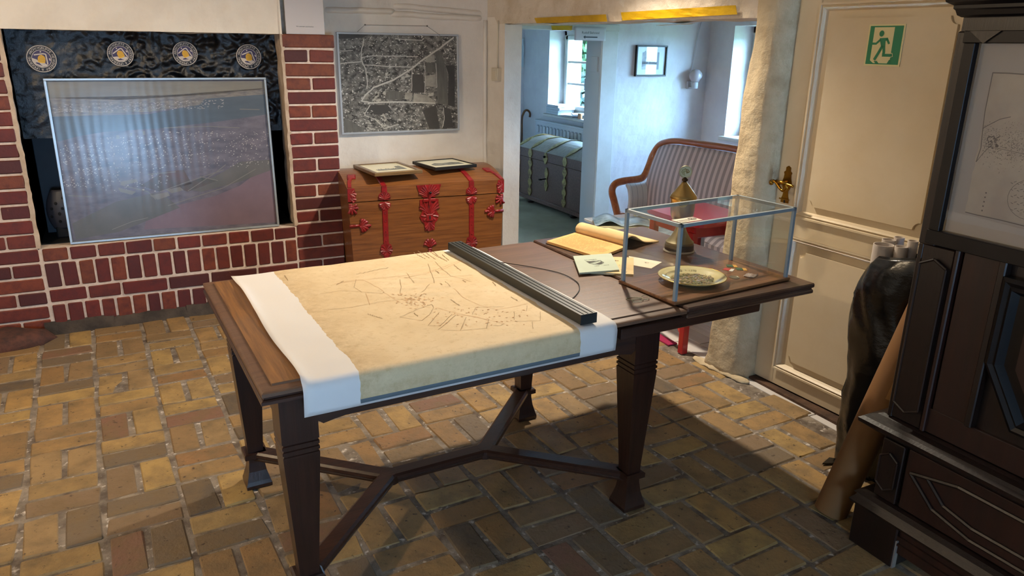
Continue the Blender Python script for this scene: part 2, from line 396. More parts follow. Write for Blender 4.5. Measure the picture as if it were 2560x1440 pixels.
# ---------------------------------------------------------------- right wall: opening, pier, door
def DP(Y, z, off=0.0): return Vector((DX(Y) + off, Y, z))
wr = MB()
rough(lambda a, b: DP(2.56 + 2.31 * a, 1.675 + .72 * b), 70, 24, wr, .012, 6, (-1, 0, .3))
rough(lambda a, b: DP(2.56 + 2.31 * a, 1.675, .30 * b), 70, 6, wr, .008, 7, (0, 0, 1))
wr.add([DP(2.56, 1.69, .03), DP(4.9, 1.69, .03), DP(4.9, 1.69, .3), DP(2.56, 1.69, .3)] + [DP(2.56, 2.4, .03), DP(4.9, 2.4, .03), DP(4.9, 2.4, .3), DP(2.56, 2.4, .3)],
       [(0, 1, 2, 3), (7, 6, 5, 4), (0, 3, 7, 4), (1, 5, 6, 2), (3, 2, 6, 7), (0, 4, 5, 1)])
w_right = struct(wr.build('wall_right', mat('beam_plaster', '#d2c5b3', .9, col2='#bba98f', nscale=6, ramp=(.45, .75), bump=.9, bscale=14, bdist=.012, col3='#7d6a55', n3=22, ramp3=(.73, .77))))
jb = MB(); rough(lambda a, b: DP(4.62 + .24 * a, 1.72 * b), 8, 40, jb, .005, 8, (-1, 0, 0)); jb.box(DX(4.7) + .004, DX(4.7) + .13, 4.62, 4.93, 0, 1.7); jb.build('jamb', m_plaster, w_right)
pr = MB(); rings = []
for k in range(61):
    z = 1.75 * k / 60 if k < 60 else 2.4
    yl = 2.748 - .103 * min(1, z / 1.675) + .01 * nz((0, 3, z), 4) + (.015 if z < .05 else 0); yr = 2.487 + .004 * nz((2, 0, z), 5)
    x0 = 2.502 + .004 * math.sin(z * 4)
    sec = []
    n = 26
    for i in range(n + 1):
        t = i / n; y = yl + (yr - yl) * t
        edge = min(t, 1 - t); x = x0 + .055 * max(0, 1 - edge / .22) ** 2 + (.02 if t > .6 else 0) * (t - .6) / .4
        p = Vector((x, y, z)); nn = nz(p, 7) + .6 * nz(p, 19); sec.append(p + Vector((-.007 * nn, 0, 0)))
    sec += [Vector((2.68, yr, z)), Vector((2.85, yr + .02, z)), Vector((2.85, yl, z))]
    rings.append(sec)
pr.loft(rings); pr.build('pier', m_plaster_rough, w_right, smooth=True)
# crumbling foot of the pier
ft = MB()
for k in range(9):
    t = k / 8; c = Vector((2.505 + .03 * t, 2.76 - .27 * t, .0)); rg = []
    for i in range(7): rg.append([c + Vector((math.cos(a) * .03 * math.cos(i * .24), math.sin(a) * .05 * math.cos(i * .24), .016 * math.sin(i * .24))) for a in [j * math.pi / 4 for j in range(8)]])
    rg = [[p + Vector((nz(p, 22), nz(p, 25), .5 * nz(p, 28))) * .014 for p in r_] for r_ in rg]; ft.loft(rg)
ft.build('crumbled_plaster', m_plaster_rough, w_right, smooth=True)
# earth threshold strip under door
MB().box(2.585, 2.7, 1.2, 2.49, -.05, .012).build('threshold', mat('earth_threshold', '#5b4230', .95, col2='#3b2a20', nscale=12, bump=.8, bscale=30), w_right)
# wall around the door, beyond the cabinet
MB().box(2.66, 2.85, -2.0, 1.58, 0, 2.4).box(2.66, 2.85, 1.5, 2.5, 2.05, 2.4).box(2.70, 2.85, 1.5, 2.5, 0, 2.1).build('door_reveal', m_plaster, w_right)
# ---------------------------------------------------------------- rest of the room (behind the camera)
wl_ = struct(MB().box(-2.4, -2.25, -2.1, 5.3, -.05, 2.45).build('wall_left', m_plaster))
wf_ = struct(MB().box(-2.4, -.46, -2.1, -1.95, -.05, 2.45).box(.16, 2.85, -2.1, -1.95, -.05, 2.45).box(-.46, .16, -2.1, -1.95, -.05, .62).box(-.46, .16, -2.1, -1.95, 1.37, 2.45).build('wall_front', m_plaster))
wn = struct(MB().box(-.40, .10, -2.06, -2.0, .62, .65).box(-.40, .10, -2.06, -2.0, 1.34, 1.37).box(-.40, -.37, -2.06, -2.0, .62, 1.37).box(.07, .10, -2.06, -2.0, .62, 1.37).box(-.165, -.135, -2.06, -2.0, .62, 1.37).build('window_3', m_paint))
struct(MB().box(-2.4, 4.8, -2.1, 8.4, 2.36, 2.5).build('ceiling', m_ceil))
# ---------------------------------------------------------------- side rooms
YP = 4.93
lf = struct(MB().box(2.46, 4.3, 1.3, YP, -.2, -.012).build('floor_lobby', mat('plank_gap', '#4a4c52', .9)))
for k in range(15):                                    # boards run away from the opening
    x0 = 2.545 + k * .115
    yj = [1.35, 1.35 + random.uniform(.3, 1.2), 2.3 + random.uniform(.1, .9), 3.4 + random.uniform(.0, .7), YP]
    for a, b in zip(yj[:-1], yj[1:]):
        if pix(((x0), (a + b) / 2, 0))[0] > 0:
            MB().box(x0 + .003, x0 + .112, a + .003, b - .003, -.03, .0, b=.002).build('plank', m_plank, lf)
struct(MB().box(2.2, 4.7, YP, 8.3, -.2, .0).build('floor_carpet', m_carpet))
pt = MB()
rough(lambda a, b: (3.36 + .92 * a, YP, 2.4 * b), 30, 60, pt, .007, 6, (0, -1, 0))
pt.box(3.3, 4.28, YP + .02, YP + .2, 0, 2.4).box(2.2, 2.44, YP, YP + .2, 0, 2.4).box(2.2, 3.36, YP + .0, YP + .2, 1.69, 2.4)
wp = struct(pt.build('wall_lobby', m_side))
tr = struct(MB().box(2.43, 2.498, YP - .03, YP + .04, 0, 1.69, b=.006).box(3.22, 3.36, YP - .02, YP + .0, 0, 1.69, b=.004).box(2.43, 3.36, YP - .03, YP + .05, 1.652, 1.70, b=.005)
       .build('trim_1', m_paint))
MB().box(3.22, 3.30, YP, YP + .2, 0, 1.69, b=.004).build('door_jamb', mat('jamb_grey', '#b4b2ae', .5), tr)
MB().box(3.208, 3.222, YP + .02, YP + .12, 1.36, 1.47, b=.003).build('hinge_block', mat('jamb_grey'), tr)
XE = 4.25
we = MB()
Wn = [(6.32, 7.53, .80, 1.70), (3.5, 4.655, .86, 1.71)]
def wallx(y0, y1, z0, z1):
    we.box(XE, XE + .42, y0, y1, z0, z1)
wallx(1.3, Wn[1][0], 0, 2.4); wallx(Wn[1][1], Wn[0][0], 0, 2.4); wallx(Wn[0][1], 8.4, 0, 2.4)
for y0, y1, z0, z1 in Wn: wallx(y0, y1, 0, z0); wallx(y0, y1, z1, 2.4)
struct(we.build('wall_outer', m_side))
struct(MB().box(2.2, 4.7, 8.12, 8.4, 0, 2.4).box(2.1, 2.3, YP + .1, 8.4, 0, 2.4).build('wall_far', m_side))
struct(MB().box(2.85, 4.7, 1.2, 1.35, 0, 2.4).build('wall_lobby_end', m_side))
m_pane = glass('window_pane', (.97, 1, 1))
def window(name, y0, y1, z0, z1, X):
    w = MB()
    for a, b, c, d in ((y0, y1, z0, z0 + .05), (y0, y1, z1 - .05, z1), (y0, y0 + .05, z0, z1), (y1 - .05, y1, z0, z1)): w.box(X, X + .09, a, b, c, d, b=.005)
    ym = (y0 + y1) / 2; w.box(X - .01, X + .08, ym - .045, ym + .045, z0, z1, b=.006)
    root = struct(w.build(name, m_paint))
    for a, b in ((y0 + .05, ym - .045), (ym + .045, y1 - .05)):
        s_ = MB(); c, d = z0 + .05, z1 - .05
        for q in ((a, b, c, c + .045), (a, b, d - .045, d), (a, a + .045, c, d), (b - .045, b, c, d)): s_.box(X - .015, X + .05, *q, b=.005)
        h = (d - c - .09) / 3
        for k in (1, 2): s_.box(X, X + .04, a, b, c + .045 + h * k - .012, c + .045 + h * k + .012, b=.003)
        so = s_.build('sash', m_paint, root)
        for k in range(3): MB().poly([(X + .02, a + .04, c + .04 + h * k), (X + .02, b - .04, c + .04 + h * k), (X + .02, b - .04, c + .05 + h * (k + 1)), (X + .02, a + .04, c + .05 + h * (k + 1))]).build('pane', m_pane, so)
    hd = MB().tube([(X - .02, ym + .05, 1.22), (X - .06, ym + .05, 1.22), (X - .06, ym + .05, 1.10)], .009, 8).box(X - .022, X - .01, ym + .035, ym + .065, 1.18, 1.26, b=.003)
    hd.build('window_handle', mat('steel_grey', '#8c9296', .35, metal=.8), root, smooth=False)
    MB().box(X - .24, X + .06, y0 - .02, y1 + .02, z0 - .03, z0, b=.006).build('window_sill', m_paint, root)
window('window_1', 6.32, 7.53, .82, 1.70, XE + .19)
window('window_2', 3.5, 4.655, .88, 1.71, XE + .19)
# ---------------------------------------------------------------- extending table
m_oak = wood('dark_oak', '#2a160f', '#432719', 'x', 1.4, .38, .15)
m_oaktop = wood('worn_oak_top', '#523726', '#73543e', 'x', 1.2, .42, .1, ramp=(.25, .75))
m_oakend = wood('oak_end', '#5c3a1c', '#9a6a35', 'y', 1.6, .36, .2, bump=.3)
m_oakleg = wood('dark_oak_leg', '#211009', '#371d13', 'z', 1.2, .34, .2)
TCX, TCY, TRZ = .8425, 2.211, R(2.3)
TM = Matrix.Translation((TCX, TCY, 0)) @ Matrix.Rotation(TRZ, 4, 'Z'); TI = TM.inverted()
def TL(x, y, z=.762): p = TI @ PZ(x, y, z); return p
tb = thing('extending_table', 'long dark oak draw-leaf table with the big map spread over it', 'table', (TCX, TCY, 0), TRZ)
U, V, TZ = .6575, .486, .76
def slab(u0, u1, v0, v1, z0, z1, ch=.012, m=None, name='tabletop', par=tb):
    # moulded edge: rounded nose, groove line
    rings = []
    for ins, z in ((.010, z0), (.0, z0 + .004), (.0, z1 - .009), (.004, z1 - .006), (.009, z1 - .0045), (ch, z1 - .004), (ch + .003, z1), ):
        rings.append([(u0 + ins, v0 + ins, z), (u1 - ins, v0 + ins, z), (u1 - ins, v1 - ins, z), (u0 + ins, v1 - ins, z)])
    return MB().loft(rings).build(name, m, par)
slab(-U, U, -V, V, .738, TZ, .03, m_oaktop)
MB().box(-U + .03, -.50, -V + .034, V - .034, TZ - .001, TZ + .0008).build('top_end_board', m_oakend, tb)
slab(-U - .002, -.03, -V + .004, V - .004, .716, .737, .006, m_oak, 'leaf')
# right leaf drawn out, two moulded layers
lf2 = MB().box(U + .004, U + .594, -V, V, .743, TZ, b=.004).box(U + .012, U + .585, -V + .006, V - .006, .736, .744).box(U + .004, U + .592, -V + .001, V - .001, .722, .737, b=.004)
lf2.build('leaf', wood('leaf_oak', '#3b261c', '#573d2f', 'x', 1.3, .34, .2), tb)
for v in (-.44, .44): MB().box(.42, 1.015, v - .022, v + .022, .684, .722, b=.003).build('leaf_bearer', m_oak, tb)
MB().box(.02, .27, -V + .004, -V + .02, .716, .737, b=.002).build('leaf_runner', m_oak, tb)
LX, LY = .562, .373
for sx in (-1, 1):
    for sy in (-1, 1):
        Mx = Matrix.Translation((sx * LX, sy * LY, 0))
        prof = [(.0265, .13), (.027, .165), (.0475, .525), (.0475, .53), (.0445, .532), (.0445, .536), (.048, .538), (.048, .546), (.0445, .548), (.0445, .552), (.048, .554), (.048, .562), (.0445, .564), (.0445, .568), (.048, .57), (.048, .716)]
        lg = MB().sq(prof, M=Mx).build('leg', m_oakleg, tb)
        MB().sq([(.040, 0), (.0445, .004), (.0445, .016), (.040, .03), (.031, .065), (.0265, .10), (.0255, .132)], M=Mx).build('foot', m_oakleg, lg)
        MB().sq([(.036, .118), (.040, .121), (.040, .138), (.035, .142)], M=Mx).build('collar', m_oakleg, lg)
for v in (-1, 1):
    pts = [(-.515, .618), (-.50, .606), (-.47, .612), (-.44, .616), (.44, .616), (.47, .612), (.50, .606), (.515, .618), (.515, .716), (-.515, .716)]
    MB().prism(pts, -.011, .011, M=Matrix.Translation((0, v * (LY + .034), 0)) @ Matrix.Rotation(R(90), 4, 'X')).build('apron', m_oak, tb)
for u in (-1, 1): MB().box(u * (LX + .034) - .011, u * (LX + .034) + .011, -.325, .325, .62, .716, b=.002).build('apron', m_oakleg, tb)
# double-Y stretcher
def bar(a, b, w=.03, z0=.108, z1=.142):
    a = Vector(a); b = Vector(b); t = (b - a).normalized(); n = Vector((-t.y, t.x, 0)); rings = []
    prof = [(-w * .82, z0), (w * .82, z0), (w * .9, z0 + .008), (w * .8, z0 + .011), (w, z0 + .016), (w, z1 - .006), (w * .72, z1), (-w * .72, z1), (-w, z1 - .006), (-w, z0 + .016), (-w * .8, z0 + .011), (-w * .9, z0 + .008)]
    for p in (a, b): rings.append([p + n * q[0] + Vector((0, 0, q[1])) for q in prof])
    return rings
st = MB()
NX = .185
st.loft(bar((-NX, 0, 0), (NX, 0, 0)))
for sx in (-1, 1):
    for sy in (-1, 1): st.loft(bar((sx * NX, 0, 0), (sx * LX, sy * LY, 0)))
    st.lathe([(.036, .108), (.036, .136), (.027, .1425)], 14, M=Matrix.Translation((sx * NX, 0, 0)))
st.build('stretcher', m_oak, tb)
# ---------------------------------------------------------------- the map sheet draped over the near edge
mapm = bpy.data.materials.new('printed_map'); mapm.use_nodes = True
def _mapmat():
    N = mapm.node_tree.nodes; L = mapm.node_tree.links; b = N['Principled BSDF']; b.inputs['Roughness'].default_value = .75
    uv = N.new('ShaderNodeUVMap'); sep = N.new('ShaderNodeSeparateXYZ'); L.new(uv.outputs[0], sep.inputs[0])
    def nse(sc, det=6, ro=.65):
        n = N.new('ShaderNodeTexNoise'); n.inputs['Scale'].default_value = sc; n.inputs['Detail'].default_value = det; n.inputs['Roughness'].default_value = ro; L.new(uv.outputs[0], n.inputs['Vector']); return n.outputs['Fac']
    def mth(op, a, bb):
        n = N.new('ShaderNodeMath'); n.operation = op
        for i, s in enumerate((a, bb)):
            if isinstance(s, (int, float)): n.inputs[i].default_value = s
            else: L.new(s, n.inputs[i])
        return n.outputs[0]
    wob = mth('MULTIPLY', mth('SUBTRACT', nse(9, 3), .5), .03)
    x = mth('ADD', sep.outputs[0], wob); y = sep.outputs[1]
    inside = mth('MULTIPLY', mth('MULTIPLY', mth('GREATER_THAN', x, .143), mth('LESS_THAN', x, .807)), mth('MULTIPLY', mth('GREATER_THAN', y, .006), mth('LESS_THAN', y, 1.20)))
    def mr(f, a, bb):
        n = N.new('ShaderNodeMapRange'); n.inputs['From Min'].default_value = a; n.inputs['From Max'].default_value = bb; L.new(f, n.inputs['Value']); return n.outputs[0]
    def mix(f, a, bb):
        n = N.new('ShaderNodeMix'); n.data_type = 'RGBA'; L.new(f, n.inputs['Factor'])
        for i, s in ((6, a), (7, bb)):
            if isinstance(s, tuple): n.inputs[i].default_value = s
            else: L.new(s, n.inputs[i])
        return n.outputs[2]
    beige = mix(mr(nse(5), .3, .75), lin('#e0ca a4'.replace(' ', '')), lin('#d0b68c'))
    beige = mix(mr(nse(38, 8, .75), .52, .72), beige, lin('#c6ab80'))
    edge = mth('MAXIMUM', mr(x, .27, .14), mr(y, .10, .01))
    beige = mix(mth('MULTIPLY', edge, mr(nse(22, 8, .8), .35, .7)), beige, lin('#b0936a'))
    bord = mth('MULTIPLY', inside, mth('LESS_THAN', y, .018))
    col = mix(inside, lin('#dedad6'), beige); col = mix(bord, col, lin('#5c666c'))
    L.new(col, b.inputs['Base Color'])
    bp = N.new('ShaderNodeBump'); bp.inputs['Strength'].default_value = .25; bp.inputs['Distance'].default_value = .006; L.new(nse(4.5, 4), bp.inputs['Height']); L.new(bp.outputs[0], b.inputs['Normal'])
_mapmat()
UL, UR, DROP = -.565, .372, .088
def sheet_pt(s, t):                 # s across (m from left edge), t along (m from the near hem)
    u = UL + s + .006 * nz((t * 3, 1, 0)) * (1 if s < .05 or s > .9 else .3)
    rr = .018; arc = rr * math.pi / 2; L1 = DROP - rr
    if t < L1: v, z = -V - .012 - .003 * math.sin(t * 30), TZ + .003 - rr - (L1 - t)
    elif t < L1 + arc: a = (t - L1) / rr; v, z = -V - .012 + rr - rr * math.cos(a), TZ + .003 - rr + rr * math.sin(a)
    else: v, z = -V - .012 + rr + (t - L1 - arc), TZ + .003
    if t > L1 + arc:
        k = min(1, (t - L1 - arc) / .08)
        z += k * (.0025 + .005 * max(0, nz((s * 4, t * 3, 0))) + .002 * nz((s * 13, t * 11, 2)))
        e = max(0, 1 - s / .035); z += .014 * e * e * (.55 + .45 * math.sin(t * 9 + 1))
        c = math.exp(-(((s - .56) / .16) ** 2 + ((t - .68) / .16) ** 2)); z += .006 * c * abs(math.sin((t * 1.0 + s * .25) * 42))
    return Vector((u, v, z))
SW = UR - UL; TT = .07 + .0283 + .955
NU, NV = 64, 80
mp_root = thing('map_sheet', 'large antique village map printed on white paper, hanging over the near table edge', 'map', (TCX, TCY, 0), TRZ)
sm = MB(); sm.sheet(lambda a, b: sheet_pt(a * SW, b * TT), NU, NV)
so = sm.build('paper', mapm, mp_root, smooth=True)
uvl = so.data.uv_layers.new(name='UVMap')
for lp in so.data.loops:
    i = lp.vertex_index; uvl.data[lp.index].uv = ((i % (NU + 1)) / NU * SW, (i // (NU + 1)) / NV * TT)
so.modifiers.new('thick', 'SOLIDIFY').thickness = .0006
# inked lines traced on the paper
def on_sheet(px, py, lift=.0012):
    p = TL(px, py, .766); s = p.x - UL; t = p.y + V + .012 - .018 + .07 + .0283
    q = sheet_pt(s, t); q.z += lift; return q
ink1, ink2 = MB(), MB()
LINES = [[(1150, 652), (1110, 668), (1060, 684), (1010, 692), (950, 697), (880, 705), (835, 712)], [(1156, 653), (1115, 671), (1063, 687), (1012, 696)],
 [(1070, 660), (1076, 680), (1084, 700), (1086, 708)], [(1087, 655), (1110, 678), (1126, 690), (1180, 705)], [(1015, 683), (1030, 704), (1036, 709)],
 [(1180, 688), (1128, 693), (1060, 700), (1010, 695)], [(835, 712), (870, 704), (905, 701), (945, 722), (975, 742), (1000, 756)],
 [(800, 735), (850, 728), (920, 733), (955, 735), (960, 732)], [(890, 700), (885, 720), (905, 733)], [(915, 735), (925, 762)],
 [(1135, 722), (1160, 745), (1200, 765), (1240, 775), (1280, 768), (1320, 758)], [(1114, 705), (1126, 718)], [(820, 775), (880, 768), (950, 755), (1010, 748)],
 [(1000, 793), (1040, 775), (1080, 760), (1085, 768), (1075, 785), (1055, 801)], [(1055, 801), (1000, 793)], [(1090, 768), (1150, 785), (1215, 800), (1260, 810)],
 [(1098, 780), (1070, 815), (1100, 815), (1130, 786)], [(1140, 788), (1095, 825), (1150, 827), (1165, 795)], [(1165, 795), (1150, 827), (1215, 821), (1222, 800)],
 [(1222, 800), (1216, 822)], [(1260, 810), (1250, 815), (1234, 815)], [(1318, 764), (1316, 778)], [(1350, 780), (1350, 802), (1285, 803)], [(1285, 780), (1285, 800)],
 [(1140, 787), (1190, 793), (1220, 803)], [(1330, 805), (1332, 822)], [(1180, 788), (1190, 770), (1260, 768)], [(1200, 640), (1215, 660)], [(1000, 700), (1003, 722), (1000, 735)], [(1055, 733), (1075, 712)]]
for k, L_ in enumerate(LINES):
    pts = []
    for (a, b), (c, d) in zip(L_[:-1], L_[1:]):
        for i in range(6): pts.append(on_sheet(a + (c - a) * i / 6 + random.uniform(-.6, .6), b + (d - b) * i / 6 + random.uniform(-.3, .3)))
    pts.append(on_sheet(*L_[-1])); (ink2 if k in (0, 1, 6, 9, 10, 15, 24) else ink1).strip(pts, .0012)
for (x, y, x2, y2) in ((1035, 632, 1065, 648), (1045, 628, 1075, 646), (1065, 632, 1090, 650), (1072, 628, 1105, 648), (1084, 630, 1096, 640), (1098, 642, 1118, 655), (1106, 637, 1122, 652), (1135, 665, 1153, 678),
                       (1089, 677, 1098, 686), (1157, 701, 1165, 706), (890, 686, 970, 670), (920, 785, 958, 797), (1128, 750, 1150, 764), (1278, 743, 1295, 752), (1100, 710, 1106, 715), (1036, 783, 1046, 790), (712, 690, 720, 702), (840, 714, 858, 704), (1232, 706, 1240, 714)):
    n = 14; pts = [on_sheet(x + (x2 - x) * i / n, y + (y2 - y) * i / n + (1.4 if i % 2 else -1.2) * random.random()) for i in range(n + 1)]; ink1.strip(pts, .002)
for k in range(170):
    a = random.gauss(0, 1); b = random.gauss(0, 1); x, y = 1035 + a * 26, 752 + b * 10 + a * 2
    if k > 100: x, y = random.uniform(1080, 1330), random.uniform(770, 815)
    p = on_sheet(x, y); q = on_sheet(x + random.uniform(2, 6), y + random.uniform(-2, 2)); ink2.strip([p, q], random.uniform(.002, .004))
ink1.build('ink_lines', mat('brown_ink', '#98805c', .8), mp_root, kind='stuff'); ink2.build('ink_colour', mat('faded_red_ink', '#cba478', .8), mp_root, kind='stuff')
# ---------------------------------------------------------------- dark clamp rail with cord
m_rail = mat('anthracite_rail', '#232522', .5, metal=.1)
rl = thing('clamp_rail', 'dark anthracite poster rail lying across the map', 'rail', (TCX, TCY, TZ + .005), TRZ)
zr = .006; ra = R(.3)
prof = [(-.028, 0), (.028, 0), (.028, .03), (.018, .03), (.018, .022), (.014, .022), (.014, .03), (.002, .03), (.002, .02), (-.002, .02), (-.002, .03), (-.014, .03), (-.014, .026), (-.018, .026), (-.018, .03), (-.028, .03)]
rm = MB(); rings = [[(.281 + q[0], v, zr + q[1]) for q in prof] for v in (.452, -.478)]
rm.loft(rings); rm.build('rail', m_rail, rl)
MB().box(.252, .31, -.4815, -.478, zr - .001, zr + .031, b=.001).build('end_cap', mat('rail_end_black', '#141513', .5), rl)
MB().box(.252, .31, .452, .4555, zr - .001, zr + .031, b=.001).build('end_cap', mat('rail_end_black'), rl)
cp = [TL(x, y, .767) for x, y in ((1195, 645), (1240, 655), (1330, 665), (1400, 680), (1440, 700), (1449, 718), (1440, 735), (1422, 750), (1416, 757))]
pts = [(.29, .40, TZ + .03), (.297, .42, TZ + .045), (.305, .40, TZ + .03)] + [(p.x, p.y, TZ + .003 + (.006 if k < 2 else 0)) for k, p in enumerate(cp)] + [(.322, -.275, TZ + .012), (.30, -.29, TZ + .03), (.285, -.30, TZ + .036)]
def smooth_path(P, n=6):
    P = [Vector(p) for p in P]; out = []
    for i in range(len(P) - 1):
        p0, p1, p2, p3 = P[max(i - 1, 0)], P[i], P[i + 1], P[min(i + 2, len(P) - 1)]
        for k in range(n):
            t = k / n; out.append(.5 * ((2 * p1) + (p2 - p0) * t + (2 * p0 - 5 * p1 + 4 * p2 - p3) * t * t + (3 * p1 - p0 - 3 * p2 + p3) * t ** 3))
    out.append(P[-1]); return out
MB().tube([Vector(p) - Vector((0, 0, TZ + .005)) for p in smooth_path(pts)], .0016, 6).build('cord', mat('black_cord', '#15120f', .7), rl, smooth=True)
kn = MB()
for a in (0, 1): kn.tube([(.322 + .012 * math.cos(t * .7 + a), -.272 + .006 * math.sin(t * .7), .008 + .003 * math.sin(t * .7 + 2 * a)) for t in range(9)], .0014, 5)
kn.build('cord_knot', mat('black_cord'), rl, smooth=True)
# rubber bands
for k, (x, y, rx, ry) in enumerate(((1583, 747, .024, .013), (1594, 751, .024, .014), (1612, 746, .02, .013))):
    p = TL(x, y, .7615); o = MB().tube([(rx * math.cos(t * .3927 / 1), ry * math.sin(t * .3927), .0012 * (1 + .6 * math.sin(t + k)) + .0012) for t in range(16)], .0012, 5, closed=True).build('rubber_band', mat('rubber_tan', '#8c8466', .6), smooth=True)
    o.location = TM @ Vector((p.x, p.y, TZ + .0014 * k)); o.rotation_euler = (0, 0, R(-20 + 35 * k))
    tag(o, 'thin tan rubber band lying loose by the glass case', 'rubber band', 'rubber bands on the table')
# ---------------------------------------------------------------- glass display case
TZ0 = TZ
def tthing(name, label, cat, u, v, z=TZ0, rz=0, group=None):
    p = TM @ Vector((u, v, z)); return thing(name, label, cat, p, TRZ + rz, group)
CA = R(3.0)
cs = tthing('display_case', 'clear glass showcase with grey edges on a dark veneered board', 'display case', .646, -.437, TZ0 + .0008, CA)
m_edge = mat('grey_case_edge', '#848f93', .6); m_cglass = glass('case_glass', (.97, .985, .98), 1.5)
CW, CDp, CHt = .538, .256, .253
MB().box(-.012, CW + .012, -.014, CDp + .012, 0, .011, b=.003).build('base_board', wood('case_board', '#4e2f1e', '#8a5d38', 'x', 1.8, .3, .4), cs)
zb = .011; ed = MB(); e = .0055
for x in (0, CW):
    for y in (0, CDp): MB().box(x - e, x + e, y - e, y + e, zb, zb + CHt).build('edge_strip', m_edge, cs)
ed = MB()
for y in (0, CDp): ed.box(-e, CW + e, y - e, y + e, zb + CHt - .011, zb + CHt)
for x in (0, CW): ed.box(x - e, x + e, -e, CDp + e, zb + CHt - .011, zb + CHt)
ed.build('top_frame', m_edge, cs)
for nm, b_ in (('pane', (0, CW, -.0012, .0012, zb, zb + CHt)), ('pane', (0, CW, CDp - .0012, CDp + .0012, zb, zb + CHt)), ('pane', (-.0012, .0012, 0, CDp, zb, zb + CHt)), ('pane', (CW - .0012, CW + .0012, 0, CDp, zb, zb + CHt)), ('pane', (0, CW, 0, CDp, zb + CHt - .003, zb + CHt - .0005))):
    x0, x1, y0, y1, z0, z1 = b_
    q = MB()
    if x1 - x0 < .01: q.poly([(0 if x0 < .1 else CW, y0, z0), (0 if x0 < .1 else CW, y1, z0), (0 if x0 < .1 else CW, y1, z1), (0 if x0 < .1 else CW, y0, z1)])
    elif y1 - y0 < .01: q.poly([(x0, (y0 + y1) / 2, z0), (x1, (y0 + y1) / 2, z0), (x1, (y0 + y1) / 2, z1), (x0, (y0 + y1) / 2, z1)])
    else: q.poly([(x0, y0, z1), (x1, y0, z1), (x1, y1, z1), (x0, y1, z1)])
    o = q.build('pane', m_cglass, cs)
stk = MB().box(.012, .105, .012, .058, zb + CHt, zb + CHt + .0006).build('sticker', mat('cream_label', '#d9cdb4', .6), cs); stk['label'] = 'cream paper label on the glass top'
sp = MB(); zt = zb + CHt + .001
for k in range(2): sp.box(.016, .06, .022 + k * .012, .025 + k * .012, zt - .0004, zt)
sp.tube([(.082 + .016 * math.cos(a * .4488), .036 + .011 * math.sin(a * .4488), zt) for a in range(14)], .0009, 4, closed=True)
for a in range(5): sp.strip([(.082, .036, zt), (.082 + .011 * math.cos(a * 1.256), .036 + .008 * math.sin(a * 1.256), zt)], .002)
sp.build('label_print', mat('black_print', '#1a1a18', .7), stk)
# ---------------------------------------------------------------- plate in the case
plc = TL(1730, 690, .79)
pl = tthing('plate', 'painted cream commemorative plate lying inside the glass case', 'plate', plc.x - .0, plc.y, TZ0 + .0115, CA)
m_china = mat('cream_china', '#d8cda0', .15, col2='#cdbf8c', nscale=5, coat=.6)
PR = .118
MB().lathe([(.065, 0), (.07, .003), (.105, .014), (PR, .020), (PR + .0005, .0215), (PR - .003, .0225), (.1, .0165), (.078, .0085), (.072, .0065), (.001, .006)], 48).build('dish', m_china, pl, smooth=True)
MB().tube([(PR * math.cos(a * .1309), PR * math.sin(a * .1309), .0217) for a in range(48)], .0013, 5, closed=True).build('gold_rim', mat('gold_rim', '#b08d3a', .25, metal=.8), pl, smooth=True)
random.seed(4); cols = ['#5b6238', '#868a58', '#b08876', '#77788c', '#7d5a3c', '#bda98a', '#a895a0', '#4a4734', '#c2b07d', '#6f7c8c', '#8c4a3c']
pp = MB(); mm = [mat('plate_paint_' + c[1:], c, .3, coat=.5) for c in cols]
MB().lathe([(.0745, .0068), (.001, .0066)], 40).build('scene_ground', mat('plate_ground', '#8f8a58', .25, col2='#b9a67e', nscale=45, ramp=(.4, .62), col3='#5f5a3c', n3=70, ramp3=(.58, .66), coat=.5), pl)
for k in range(520):
    a = random.uniform(0, 6.283); r_ = .073 * math.sqrt(random.random()); cx, cy = r_ * math.cos(a) * 1.06, r_ * math.sin(a) * .92 - .004
    pp.cm = random.randrange(len(cols)) if abs(cy) < .035 else random.choice([0, 1, 7, 4, 5])
    w, h = random.uniform(.002, .0065), random.uniform(.0008, .0026); ro = random.uniform(-.9, .9)
    rr = math.hypot(cx, cy); zz = .0072 + max(0, rr - .068) * .35 + k * 6e-6
    pp.add([(cx + w * math.cos(t) * math.cos(ro) - h * math.sin(t) * math.sin(ro), cy + w * math.cos(t) * math.sin(ro) + h * math.sin(t) * math.cos(ro), zz) for t in [j * 1.0472 for j in range(6)]], [list(range(6))])
pp.build('painted_scene', mm, pl, kind='stuff')
tx = MB(); word = '1898 - Ehrenteller - 1998'; n = len(word)
for i, ch in enumerate(word):
    if ch == ' ': continue
    a = R(90 + 52 - 104 * i / (n - 1)); rr = .0925
    text(tx, ch, .021 if not ch.isdigit() else .018, Matrix.Translation((rr * math.cos(a), rr * math.sin(a), .0142)) @ Matrix.Rotation(a - R(90), 4, 'Z') @ Matrix.Rotation(R(-19), 4, 'X'))
tx.build('lettering', mat('plate_lettering', '#43351c', .4), pl)
